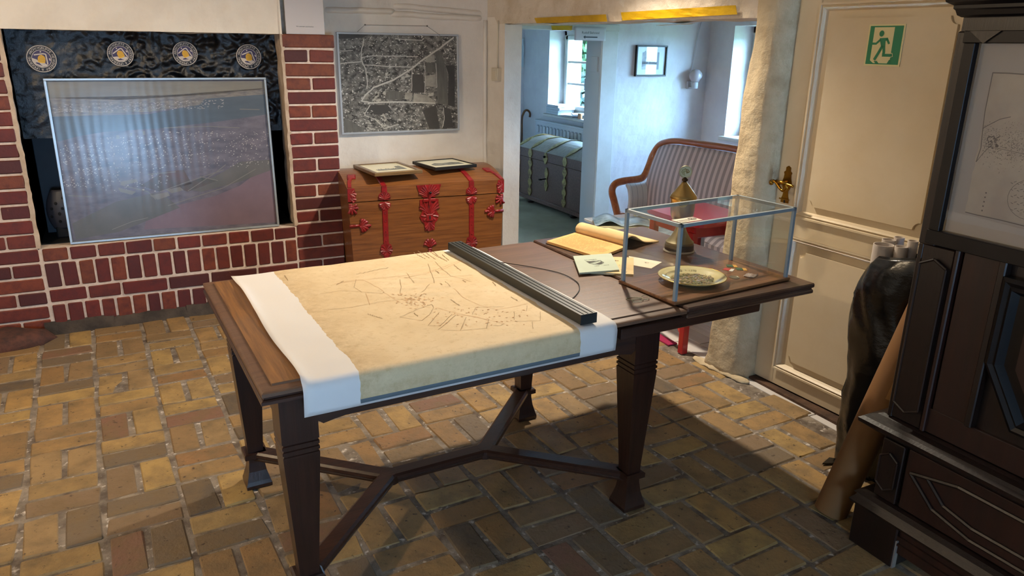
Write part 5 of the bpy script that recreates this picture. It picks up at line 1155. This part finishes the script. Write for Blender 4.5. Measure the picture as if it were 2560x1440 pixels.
for k in range(5):
    c_ = cabp(2562, 462 + k * 17)
    for i in range(9):
        p = c_ + Vector((-.035 + .014 * i * .55, 0, .002 * (i % 2))); dk.strip([p, p + Vector((.006, 0, .003 if i % 2 else -.002))], .0014, DN)
oval = cabp(2575, 500); dk.strip([oval + Vector((.055 * math.cos(a * .2618), 0, .05 * math.sin(a * .2618))) for a in range(25)], .0012, DN)
dk.build('ink_drawing', mat('sepia_black', '#51463d', .8), dc, kind='stuff')
# ---------------------------------------------------------------- cardboard tube, paper rolls, black bag
m_card = mat('cardboard_brown', '#7a5329', .75, col2='#6e4a24', nscale=4, stretch=(1, 1, .3))
ta, tb_ = Vector((2.045, 1.515, .0)), Vector((2.31, 1.447, .88)); tq = (tb_ - ta).normalized().to_track_quat('Z', 'Y').to_matrix().to_4x4()
ct = thing('cardboard_tube', 'thick brown cardboard tube leaning against the cabinet side', 'tube', ta, rot=tq)
MB().lathe([(.05, .004), (.055, .0), (.055, .92), (.05, .92), (.05, .8), (.05, .01)], 32).build('tube', m_card, ct, auto=40)
lb = MB(); lb.sheet(lambda a, b: (.0556 * math.cos(R(140) + a * 1.7), .0556 * math.sin(R(140) + a * 1.7), .46 + .3 * b), 10, 1); lo = lb.build('parcel_label', mat('brown_label', '#9a6e3c', .7), ct, smooth=True); lo['label'] = 'paler brown paper label with dark print'
lt = MB()
for k, (a, zz) in enumerate(((R(200), .49), (R(215), .52), (R(218), .56))): lt.add([(.0562 * math.cos(a + d), .0562 * math.sin(a + d), zz + e_) for d, e_ in ((0, 0), (.12, 0), (.12, .014), (0, .014))], [(0, 1, 2, 3)])
lt.build('label_print', mat('black_print'), ct)
m_roll = mat('white_roll_paper', '#cfc4ba', .7, col2='#c4b7ab', nscale=3)
bc = Vector((2.425, 1.70, 0))
rolls = [(2185, 2235, 607, .0, 'front wide white paper roll standing tallest clear of the black bag'), (2238, 2270, 612, .02, 'short narrow white paper roll in front in the black bag'), (2206, 2240, 595, .075, 'white paper roll just behind the widest roll in the black bag'), (2236, 2262, 589, .125, 'white paper roll at the back of the black bag'), (2270, 2297, 598, .06, 'white paper roll against the cabinet in the black bag')]
for x0, x1, yt, dx, lab in rolls:
    X = 2.40 + dx; a, b_ = PX(x0, yt + 4, X), PX(x1, yt + 4, X); r_ = abs(a.y - b_.y) / 2 * .88; c_ = (a + b_) / 2; lean = Vector((.0, -.01, 0))
    q = MB(); q.lathe([(r_, 0), (r_, c_.z - .012), (r_ - .003, c_.z - .012), (r_ - .003, .05)], 24)
    sp_ = MB(); n = 60
    o = q.build('paper_roll', m_roll, auto=40); o.location = (c_.x, c_.y, .012); tag(o, lab, 'paper roll', 'paper rolls in the black bag')
bgm = mat('black_bin_liner', '#040506', .22, col2='#090a0d', nscale=6, bump=.25, bscale=5, bstretch=(1, 1, 1.6), bdist=.02, spec=.5)
bgl = thing('bin_liner', 'black plastic sack wrapped around the white paper rolls', 'bag', (2.40, 1.69, 0))
# silhouette: left edge in the photograph, right side against the cabinet
sil = [(2086, 1172, .01), (2092, 1130, .06), (2103, 1070, .16), (2113, 1000, .27), (2128, 930, .37), (2133, 860, .48), (2129, 800, .57), (2136, 755, .64), (2150, 710, .71), (2165, 680, .76), (2182, 652, .81), (2192, 645, .83)]
rings = []
sil = [tuple(sil[i][q_] + (sil[i + 1][q_] - sil[i][q_]) * j / 4 for q_ in range(3)) for i in range(len(sil) - 1) for j in range(4)] + [sil[-1]]
for k, (x, y, z) in enumerate(sil):
    XL = 2.40 - .0; pL = PX(x, y, XL); z = pL.z if k else .004
    yL = pL.y; yR = 1.53 + .02 * math.sin(k / 4); ry = (yL - yR) / 2; cy = (yL + yR) / 2; rx = min(.105, .07 + .05 * math.sin(k / 44 * 3.1)); rg = []
    for i in range(72):
        a = i * 2 * math.pi / 72; f_ = .97 + .08 * nz((math.cos(a) * 2.2, math.sin(a) * 2.2, z * 5)) + .11 * (1 - min(1, 2.6 * abs(nz((a * 1.3 + z * 7, z * 2.2, 4))))) * (1 - min(1, 1.6 * abs(nz((a, z * 5, 9)))))
        # rim slopes: higher on the cabinet side
        zz = z + (.055 * (1 - (math.sin(a) + 1) / 2) * max(0, 1 - (len(sil) - 1 - k) / 6))
        rg.append((XL + .01 + rx * math.cos(a) * f_, cy + ry * math.sin(a) * (1 if math.sin(a) > .8 else f_), zz))
    rings.append(rg)
q = MB().loft(rings, caps=False); bo = q.build('sack', bgm, bgl, world=True, smooth=True)
lip = MB(); top = rings[-1]; cen = sum((Vector(p) for p in top), Vector()) / len(top)
lip.loft([[Vector(p) for p in top], [Vector(p) + (cen - Vector(p)) * .10 + Vector((0, 0, .012)) for p in top], [Vector(p) + (cen - Vector(p)) * .22 + Vector((0, 0, -.03)) for p in top]], caps=False); lip.build('folded_lip', bgm, bgl, world=True, smooth=True)
tl_ = PZ(2056, 1160, .004); MB().prism([(0, 0), (.05, -.02), (.09, -.01), (.06, .02)], 0, .006).build('stray_corner', bgm, bgl).location = Vector((tl_.x - 2.40, tl_.y - 1.69, .002))
# ---------------------------------------------------------------- lobby: sofa
def stripes(name, c1, c2, axis, period, thin=.5, rough=.8):
    if name in MATS: return MATS[name]
    m = bpy.data.materials.new(name); m.use_nodes = True; MATS[name] = m; N = m.node_tree.nodes; L = m.node_tree.links; b = N['Principled BSDF']; b.inputs['Roughness'].default_value = rough
    tc = N.new('ShaderNodeTexCoord'); sp = N.new('ShaderNodeSeparateXYZ'); L.new(tc.outputs['Object'], sp.inputs[0])
    a = N.new('ShaderNodeMath'); a.operation = 'DIVIDE'; a.inputs[1].default_value = period; L.new(sp.outputs[axis], a.inputs[0])
    f = N.new('ShaderNodeMath'); f.operation = 'FRACT'; L.new(a.outputs[0], f.inputs[0])
    g = N.new('ShaderNodeMath'); g.operation = 'LESS_THAN'; g.inputs[1].default_value = thin; L.new(f.outputs[0], g.inputs[0])
    x = N.new('ShaderNodeMix'); x.data_type = 'RGBA'; L.new(g.outputs[0], x.inputs['Factor']); x.inputs[6].default_value = lin(c1); x.inputs[7].default_value = lin(c2); L.new(x.outputs[2], b.inputs['Base Color']); return m
m_frame = wood('sofa_beech', '#8e4a22', '#b0652f', 'y', 1.2, .3, .5)
sf = thing('sofa', 'striped sofa with curved orange wooden frame beyond the opening', 'sofa', (3.3, 3.6, 0))
YA = 4.42
armp = [PY(x, y, YA) for x, y in ((1546, 545), (1536, 505), (1530, 478), (1537, 461), (1556, 453), (1598, 447), (1612, 437), (1622, 415), (1632, 388))]
XB = PY(1645, 366, YA - .02).x
backp = [PX(x, y, XB) for x, y in ((1648, 364), (1668, 355), (1692, 353), (1730, 357), (1780, 364), (1835, 372))]
zr_ = backp[-1].z
backp += [Vector((XB, 3.45, zr_ - .005)), Vector((XB, 3.2, zr_ + .01)), Vector((XB, 3.02, zr_ + .03)), Vector((XB, 2.92, zr_ - .03))]
near = [Vector((XB - .04, 2.86, .74)), Vector((XB - .12, 2.85, .64)), Vector((XB - .28, 2.85, .62)), Vector((XB - .38, 2.85, .60)), Vector((XB - .40, 2.85, .5)), Vector((XB - .37, 2.85, .36))]
path = smooth_path(armp + backp + near, 5)
fr_ = MB().tube(path, .027, 10, flat=(1, .85))
fr_.build('frame', m_frame, sf, smooth=True, world=True)
for yy in (YA, 2.85):
    for xx in (armp[0].x + .01, XB + .02): MB().sq([(.016, .0), (.026, .40)], M=Matrix.Translation((xx, yy, 0))).build('leg', m_frame, sf, world=True)
m_st = stripes('lilac_stripe', '#d2c4cc', '#a0969f', 1, .052); m_st2 = stripes('pale_stripe', '#d6d8de', '#9aa2b2', 0, .045, .08)
def topz(y):
    ps = [p for p in path if p.x > XB - .03]; ps.sort(key=lambda p: abs(p.y - y)); return ps[0].z
bk_ = MB(); bk_.sheet(lambda a, b: Vector((XB - .015 - .09 * (1 - b) - .035 * math.sin(b * 3.1) - .015 * abs(math.sin(a * 3 * math.pi)), 2.9 + (YA - .04 - 2.9) * a, .40 + (topz(2.9 + (YA - .04 - 2.9) * a) - .02 - .40) * b)), 60, 14)
o = bk_.build('backrest', m_st, sf, smooth=True, world=True); o.modifiers.new('t', 'SOLIDIFY').thickness = .06
for sy, y0 in ((1, YA), (-1, 2.85)):
    am = MB(); n = len(armp)
    def af(a, b, y0=y0, sy=sy):
        x = armp[0].x + .03 + (XB - .06 - armp[0].x) * a; zt = .60 + (.03 * max(0, a - .7) / .3)
        return Vector((x, y0 - sy * (.02 + .045 * math.sin(b * math.pi) ** .5), .38 + (zt - .38) * b))
    am.sheet(af, 16, 10); o = am.build('arm_panel', m_st2, sf, smooth=True, world=True); o.modifiers.new('t', 'SOLIDIFY').thickness = .02
se = MB(); se.sheet(lambda a, b: Vector((armp[0].x + .0 + (XB - .05 - armp[0].x) * a, 2.9 + (YA - .07 - 2.9) * b, .40 + .035 * math.sin(min(1, a * 4) * 1.57) + .012 * math.sin(b * 9.4) ** 2)), 14, 40)
se.box(armp[0].x + .01, XB - .05, 2.9, YA - .07, .28, .41); se.build('seat', m_st, sf, world=True)
MB().box(armp[0].x - .006, armp[0].x + .012, 2.9, YA - .06, .10, .40).build('skirt', m_st, sf, world=True)
# coffee table with books, red table
ctb = thing('coffee_table', 'low white coffee table with open books in front of the sofa', 'table', (2.78, 3.66, 0))
m_wt = mat('gloss_white', '#c4ccd6', .12, coat=.5)
MB().box(-.24, .235, -.325, .33, .482, .50, b=.004).build('tabletop', m_wt, ctb)
for sx in (-.2, .2):
    for sy in (-.28, .28): MB().box(sx - .018, sx + .018, sy - .018, sy + .018, 0, .483).build('leg', m_wt, ctb)
m_ph = mat('magazine_print', '#9fb2c0', .35, col2='#56707c', nscale=14, coat=.3); m_py = mat('magazine_pages', '#c9c39a', .7)
def magazine(name, label, x, y, rz, w, h, th, curl=0):
    r_ = thing(name, label, 'book', (x, y, .5005), rz, 'books on the coffee table')
    MB().box(-w / 2, w / 2, -h / 2, h / 2, 0, th * .9, b=.002).build('pages', m_py, r_)
    q = MB(); q.sheet(lambda a, b: (-w / 2 - .004 + (w + .008) * a, -h / 2 - .004 + (h + .008) * b, th + curl * math.sin(a * math.pi * 2) ** 2 * (1 if a < .5 else .4)), 20, 4); o = q.build('cover', m_ph, r_, smooth=True); o.modifiers.new('t', 'SOLIDIFY').thickness = -.0015
    return r_
a_ = PZ(1562, 552, .53); magazine('open_book', 'open illustrated book with curling pages on the white coffee table', a_.x - .02, a_.y, R(-28), .34, .22, .022, .03)
a_ = PZ(1660, 574, .51); magazine('magazine', 'flat magazine beside the open book on the coffee table', a_.x + .01, a_.y - .06, R(-20), .2, .22, .008)
a_ = PZ(1625, 551, .51); magazine('closed_book', 'pale turquoise closed book behind the open one on the coffee table', a_.x + .05, a_.y + .09, R(-28), .16, .14, .028)
rt = thing('red_side_table', 'small red lacquered side table with rounded top in the opening', 'table', (2.645, 3.03, 0))
m_rl = mat('red_lacquer', '#a3121c', .3, coat=.5)
rp_ = []
for cx, cy, a0 in ((.14, .15, 0), (-.14, .15, 90), (-.14, -.15, 180), (.14, -.15, 270)):
    for k in range(6): a = R(a0 + 90 * k / 5); rp_.append((cx + .06 * math.cos(a), cy + .08 * math.sin(a)))
MB().prism(rp_, .698, .722).build('tabletop', m_rl, rt)
MB().box(-.16, .16, -.17, .17, .63, .699, b=.006).build('apron', m_rl, rt)
for sx in (-.155, .15):
    for sy in (-.15, .17): MB().box(sx - .019, sx + .019, sy - .019, sy + .019, .0, .66, b=.003).build('leg', m_rl, rt)
for sx in (-.155, .15): MB().tube([(sx, .14, .34), (sx, -.14, .10)], .012, 6).build('brace', m_rl, rt)
o = MB().box(-.03, .03, -.16, .16, 0, .006).build('floor_strip', mat('magenta_strip', '#9b1c4a', .8)); o.location = (2.515, 3.15, .001); tag(o, 'short magenta strip on the floor at the sill of the opening', 'strip')
# framed picture, wall lamp
pfM = frame3(PY(1589, 191, YP - .03), (1, 0, 0), (0, 0, 1)); fw_ = (PY(1665, 190, YP - .03) - PY(1589, 191, YP - .03)).length; fh_ = PY(1594, 113, YP - .03).z - PY(1589, 191, YP - .03).z
pf = thing('framed_picture', 'thin black framed street photograph on the limewashed wall', 'picture', pfM.translation, rot=pfM.to_3x3().to_4x4())
pic_frame(pf, fw_, fh_, .011, .026, mat('black_frame'))
MB().box(.006, fw_ - .006, .006, fh_ - .006, -.022, -.012).build('mount', mat('picture_mount', '#c6ccce', .3, coat=.8, coat_rough=.02), pf)
layer([[(.06, .05), (fw_ - .07, .05), (fw_ - .07, fh_ - .05), (.06, fh_ - .05)]], mat('street_photo', '#8f959c', .5, col2='#7c8289', nscale=6, coat=.8, coat_rough=.02), -.0115, 'photo', pf)
layer([[(.06, .07), (.11, .08), (.12, .12), (.1, .15), (.09, .19), (.06, .17)], [(.12, .09), (fw_ - .09, .09), (fw_ - .09, .12), (.17, .11), (.15, .125), (.13, .11)]], mat('street_dark', '#3f4145', .5, col2='#65676b', nscale=30, coat=.8, coat_rough=.02), -.0112, 'photo_detail', pf)
lpP = PY(1737, 196, YP - .06); wlm = thing('wall_lamp', 'small white globe wall lamp in the corner above the sofa', 'lamp', (lpP.x, YP - .005, lpP.z))
MB().lathe([(.001, -.052), (.03, -.043), (.047, -.02), (.052, 0), (.047, .024), (.03, .043), (.001, .052)], 24, M=Matrix.Translation((0, -.062, .02))).build('globe', mat('opal_glass', '#b9b2b6', .2), wlm, smooth=True)
MB().lathe([(.024, -.075), (.026, -.07), (.026, -.03), (.02, -.028)], 20, M=Matrix.Translation((0, -.062, .0))).build('socket', mat('white_ceramic', '#c3c6cc', .25), wlm, auto=40)
MB().box(-.035, .035, -.012, .004, -.085, -.02, b=.006).box(-.02, .02, -.07, 0, -.078, -.066, b=.003).build('bracket', mat('white_ceramic'), wlm)
MB().tube([(.0, -.006, .06), (.02, -.006, .2), (.035, -.006, .33), (.06, -.01, .45)], .003, 5).build('cable', mat('white_ceramic'), wlm, smooth=True)
# ---------------------------------------------------------------- carpet room: strapped trunk, radiator, sill books, stick, picture
m_trunk = wood('trunk_oak', '#573a2c', '#755242', 'y', 1.2, .5, 0); m_tr_lid = wood('trunk_lid', '#6e6358', '#8d8274', 'y', 1.0, .45, .1); m_brs = mat('trunk_brass', '#b09a62', .4, metal=.6, col2='#7a683e', nscale=40)
tk = thing('strapped_trunk', 'dark domed trunk with pierced brass straps below the window', 'trunk', (3.575, 6.94, 0), R(-88.5))
TWd, TDe, TZs, TZl = 1.36, .56, .47, .56       # local x to the right (towards -Y), y away (+X)
MB().box(0, TWd, 0, TDe, .085, TZs, b=.003).build('body', m_trunk, tk)
MB().box(-.015, TWd + .015, -.02, TDe, .05, .088, b=.005).build('base_moulding', m_trunk, tk)
for x in (.2, TWd - .35): MB().lathe([(.03, 0), (.042, .02), (.03, .05)], 12, M=Matrix.Translation((x, .06, 0))).build('bun_foot', m_oakleg, tk, smooth=True)
def troof(s): return (s * TDe, TZl + .125 * math.sin(math.pi * (.06 + .85 * s)) - .125 * math.sin(math.pi * .06))
lp = [(0, TZs + .004), (-.004, TZl)] + [troof(k / 12) for k in range(1, 13)] + [(TDe, TZs + .004)]
MB().loft([[(x, y, z) for y, z in lp] for x in (-.006, TWd + .006)]).build('lid', m_tr_lid, tk)
MB().box(-.007, TWd + .007, -.006, .004, TZs + .004, TZl - .002).build('lid_front', m_trunk, tk)
def twavy(mb, F, s0, s1, n, w0, w1, lobes):
    pr = []
    for k in range(n + 1):
        t = k / n; w = w0 + (w1 - w0) * abs(math.sin(t * lobes * math.pi)) ** 1.5; pr.append((s0 + (s1 - s0) * t, w))
    for (a, wa), (b, wb) in zip(pr[:-1], pr[1:]): mb.loft([[F(-wa, a, 0), F(wa, a, 0), F(wa, a, .005), F(-wa, a, .005)], [F(-wb, b, 0), F(wb, b, 0), F(wb, b, .005), F(-wb, b, .005)]])
def thole(mb, F, pts):
    for x, s in pts: mb.add([F(x + .006 * math.cos(k * 1.0472), s + .010 * math.sin(k * 1.0472), .0062) for k in range(6)], [list(range(6))])
for x in (.03, .28, .93, TWd - .04):
    Ff = lambda u, v, d, x=x: Vector((x + u, -.004 - d, v)); Fr = lambda u, s, d, x=x: Vector((x + u, troof(s)[0], troof(s)[1] + .002 + d)); Fl = lambda u, v, d, x=x: Vector((x + u, -.007 - d, v))
    q = MB(); twavy(q, Ff, .09, TZs - .004, 40, .012, .038, 4 if .1 < x < 1.2 else 3); so_ = q.build('strap', m_brs, tk)
    h = MB(); thole(h, Ff, [(dx, z) for z in (.13, .17, .27, .30, .37, .42, .45) for dx in (-.013, .013)]); h.build('piercing', m_trunk, so_)
    q = MB(); twavy(q, Fl, TZs + .006, TZl, 10, .02, .038, 1); twavy(q, Fr, .0, .95, 40, .010, .036, 3); q.build('lid_strap', m_brs, tk)
Ff = lambda u, v, d: Vector((.60 + u, -.004 - d, v)); q = MB(); twavy(q, Ff, .19, .42, 24, .008, .032, 2); q.build('lock_plate', m_brs, tk)
MB().tube([(.60, -.004, .31), (.59, -.06, .305)], .006, 6).box(.585, .605, -.085, -.055, .30, .312).build('key', mat('dark_iron_knob'), tk)
Fl = lambda u, v, d: Vector((.58 + u, -.007 - d, v)); q = MB(); twavy(q, Fl, .45, TZl, 10, .012, .04, 1); twavy(q, lambda u, s, d: Vector((.58 + u, troof(s)[0], troof(s)[1] + .002 + d)), 0, .95, 40, .008, .034, 2); q.build('hasp', m_brs, tk)
MB().lathe([(.006, 0), (.013, .01), (.008, .022), (.001, .024)], 10, M=Matrix.Translation((.58, -.012, .52)) @ Matrix.Rotation(R(90), 4, 'X')).build('knob', mat('dark_iron_knob'), tk, smooth=True)
m_rad = mat('radiator_white', '#c3c9cf', .35)
ra_ = thing('radiator', 'white panel radiator with a row of slots under the window', 'radiator', (XE - .082, 7.66, 0), R(-90))
MB().box(0, 1.35, 0, .05, .14, .735, b=.006).box(-.005, 1.355, -.006, .06, .722, .745, b=.004).build('panel', m_rad, ra_)
for k in range(17):
    q = MB(); x = .05 + k * .075; q.box(x, x + .04, -.002, .001, .60, .69); q.build('slot', mat('slot_grey', '#8b97a4', .6), ra_)
    MB().box(x + .006, x + .046, -.012, .0, .606, .682, b=.004).build('rib', m_rad, ra_)
for x in (.1, 1.2): MB().box(x, x + .04, .05, .075, .3, .6).box(x, x + .04, .0, .04, .0, .16).build('bracket', m_rad, ra_)
m_bk = mat('white_book', '#cbd4dc', .5, col2='#b4c2cc', nscale=60, stretch=(.2, .2, 60))
zs = .823
for i, (y, w, d, lab) in enumerate(((7.36, .28, .2, 'lowest of the stacked white books on the window sill'), (7.355, .27, .2, 'second of the stacked white books on the window sill'), (7.35, .29, .2, 'third of the stacked white books on the window sill'), (7.36, .26, .19, 'topmost of the stacked white books on the window sill'))):
    r_ = thing('book', lab, 'book', (XE + .06, y, zs + .0255 * i), R(-90 + random.uniform(-6, 6)), 'books stacked on the window sill')
    MB().box(-w / 2, w / 2, -d / 2, d / 2, 0, .025, b=.002).build('cover', mat('white_card_cover', '#c6d2da', .4), r_); MB().box(-w / 2 + .004, w / 2 + .001, -d / 2 - .001, d / 2 - .004, .004, .021).build('pages', m_bk, r_)
for y, rz, lab in ((7.08, 12, 'thin leaflet lying flat on the window sill beside the white books'), (6.90, -25, 'splayed leaflet lying on the window sill near the doorway jamb')):
    r_ = thing('leaflet', lab, 'leaflet', (XE + .04, y, zs + (.0005 if y > 7 else .03)), R(-90 + rz)); MB().box(-.11, .11, -.09, .09, 0, .008, b=.001).build('sheets', m_bk, r_)
    q = MB(); q.sheet(lambda a, b: (-.11 + .22 * a, -.09 + .18 * b, .009 + .012 * a * abs(math.sin(a * 3))), 8, 2); q.build('cover', mat('white_card_cover'), r_, smooth=True)
r_ = thing('picture_stand', 'small orange-edged card standing on the window sill', 'card', (XE - .03, 6.79, zs)); MB().box(-.01, .01, -.03, .03, 0, .055, b=.002).build('card', mat('orange_card', '#c48d63', .6), r_)
o = MB().box(-.0, .36, -.26, .26, 0, .38, b=.006).build('body', mat('dark_furniture', '#2a1d1c', .5))
dk_ = thing('low_cabinet', 'dark low cabinet with reddish base beyond the trunk', 'cabinet', (3.58, 7.5, .02)); o.parent = dk_; o.location = (0, 0, .06)
MB().box(-.01, .37, -.27, .27, -.02, .062).build('plinth', mat('red_brown_base', '#4a2420', .5), dk_); MB().box(.03, .33, -.2, .2, .44, .455, b=.002).build('paper', m_bk, dk_)
stk_ = thing('walking_stick', 'brown walking stick with curved crook leaning in the corner', 'walking stick', (4.08, 7.86, 0))
crook = [Vector((4.0, 7.82, .0)), PY(1303, 360, 7.88), PY(1305, 300, 7.9), PY(1308, 285, 7.9), PY(1314, 276, 7.9), PY(1321, 277, 7.9), PY(1325, 284, 7.9), PY(1324, 293, 7.9)]
MB().tube(smooth_path(crook, 6), .0125, 8).build('shaft', mat('cane_brown', '#7c4a22', .35, col2='#5f3718', nscale=10), stk_, smooth=True, world=True)
fp = thing('framed_picture', 'white framed picture on the far wall above the walking stick', 'picture', (3.93, 8.105, 1.30), rot=frame3((0, 0, 0), (1, 0, 0), (0, 0, 1)).to_3x3().to_4x4())
pic_frame(fp, .31, .315, .02, .02, mat('white_frame', '#cdd6dc', .4)); MB().box(.01, .30, .01, .305, -.018, -.01).build('mount', mat('white_mount', '#c4d2da', .5), fp)
layer([[(.07, .06), (.25, .06), (.25, .25), (.07, .25)]], mat('landscape_print', '#4e5a4c', .5, col2='#8a8a6c', nscale=14), -.0095, 'print', fp)
# ---------------------------------------------------------------- garden outside the windows
struct(MB().box(4.67, 60, -30, 50, -.5, -.1).build('floor_garden', mat('lawn', '#2c4a1e', .9, col2='#3c5a28', nscale=3, bump=.5, bscale=80)))
def shrub(name, label, loc, rx, rz, n, c1, c2, trunk=0):
    random.seed(hash(name + label) % 9999 if False else len(label) * 7 + int(loc[1] * 10)); r_ = thing(name, label, 'tree' if trunk else 'shrub', loc); q = MB(); ql = MB()
    for k in range(n):
        d = Vector((random.gauss(0, 1), random.gauss(0, 1), random.gauss(0, 1))).normalized() * (random.random() ** .4)
        p = Vector((d.x * rx, d.y * rx, trunk + rz + d.z * rz)); s_ = random.uniform(.05, .13) * rx ** .5; a = Vector((random.gauss(0, 1), random.gauss(0, 1), random.gauss(0, 1))).normalized(); b = a.orthogonal().normalized() * s_; c_ = a.cross(b).normalized() * s_ * .6
        (q if k % 3 else ql).add([p - b, p + c_, p + b, p - c_], [(0, 1, 2, 3)])
    q.build('leaves', mat('leaf_' + c1, '#' + c1, .6), r_, kind='stuff'); ql.build('leaves', mat('leaf_' + c2, '#' + c2, .6), r_, kind='stuff')
    MB().tube([(0, 0, 0), (.02 * rx, 0, trunk + rz * .6), (.1 * rx, .05, trunk + rz * 1.3)], [.06 * rx, .05 * rx, .01], 7).build('trunk', mat('bark', '#4a3a2c', .9), r_)
shrub('garden_tree', 'tall leafy tree across the lawn seen through the window', (11.0, 18.0, -.1), 2.4, 1.25, 3400, '1d3a18', '3a5c28', .95)
shrub('garden_shrub', 'dense dark shrub on the lawn seen through the window', (10.2, 16.7, -.1), 1.3, .45, 1800, '14241a', '23382a')
shrub('garden_tree', 'broad garden tree seen beyond the second window', (12.0, 9.5, -.1), 2.6, 2.2, 2200, '1f3d1a', '37582a', 1.2)
shrub('garden_shrub', 'long hedge shrub behind the dark one on the lawn', (14.0, 21.8, -.1), 2.6, .9, 1600, '182c1e', '2f482c')
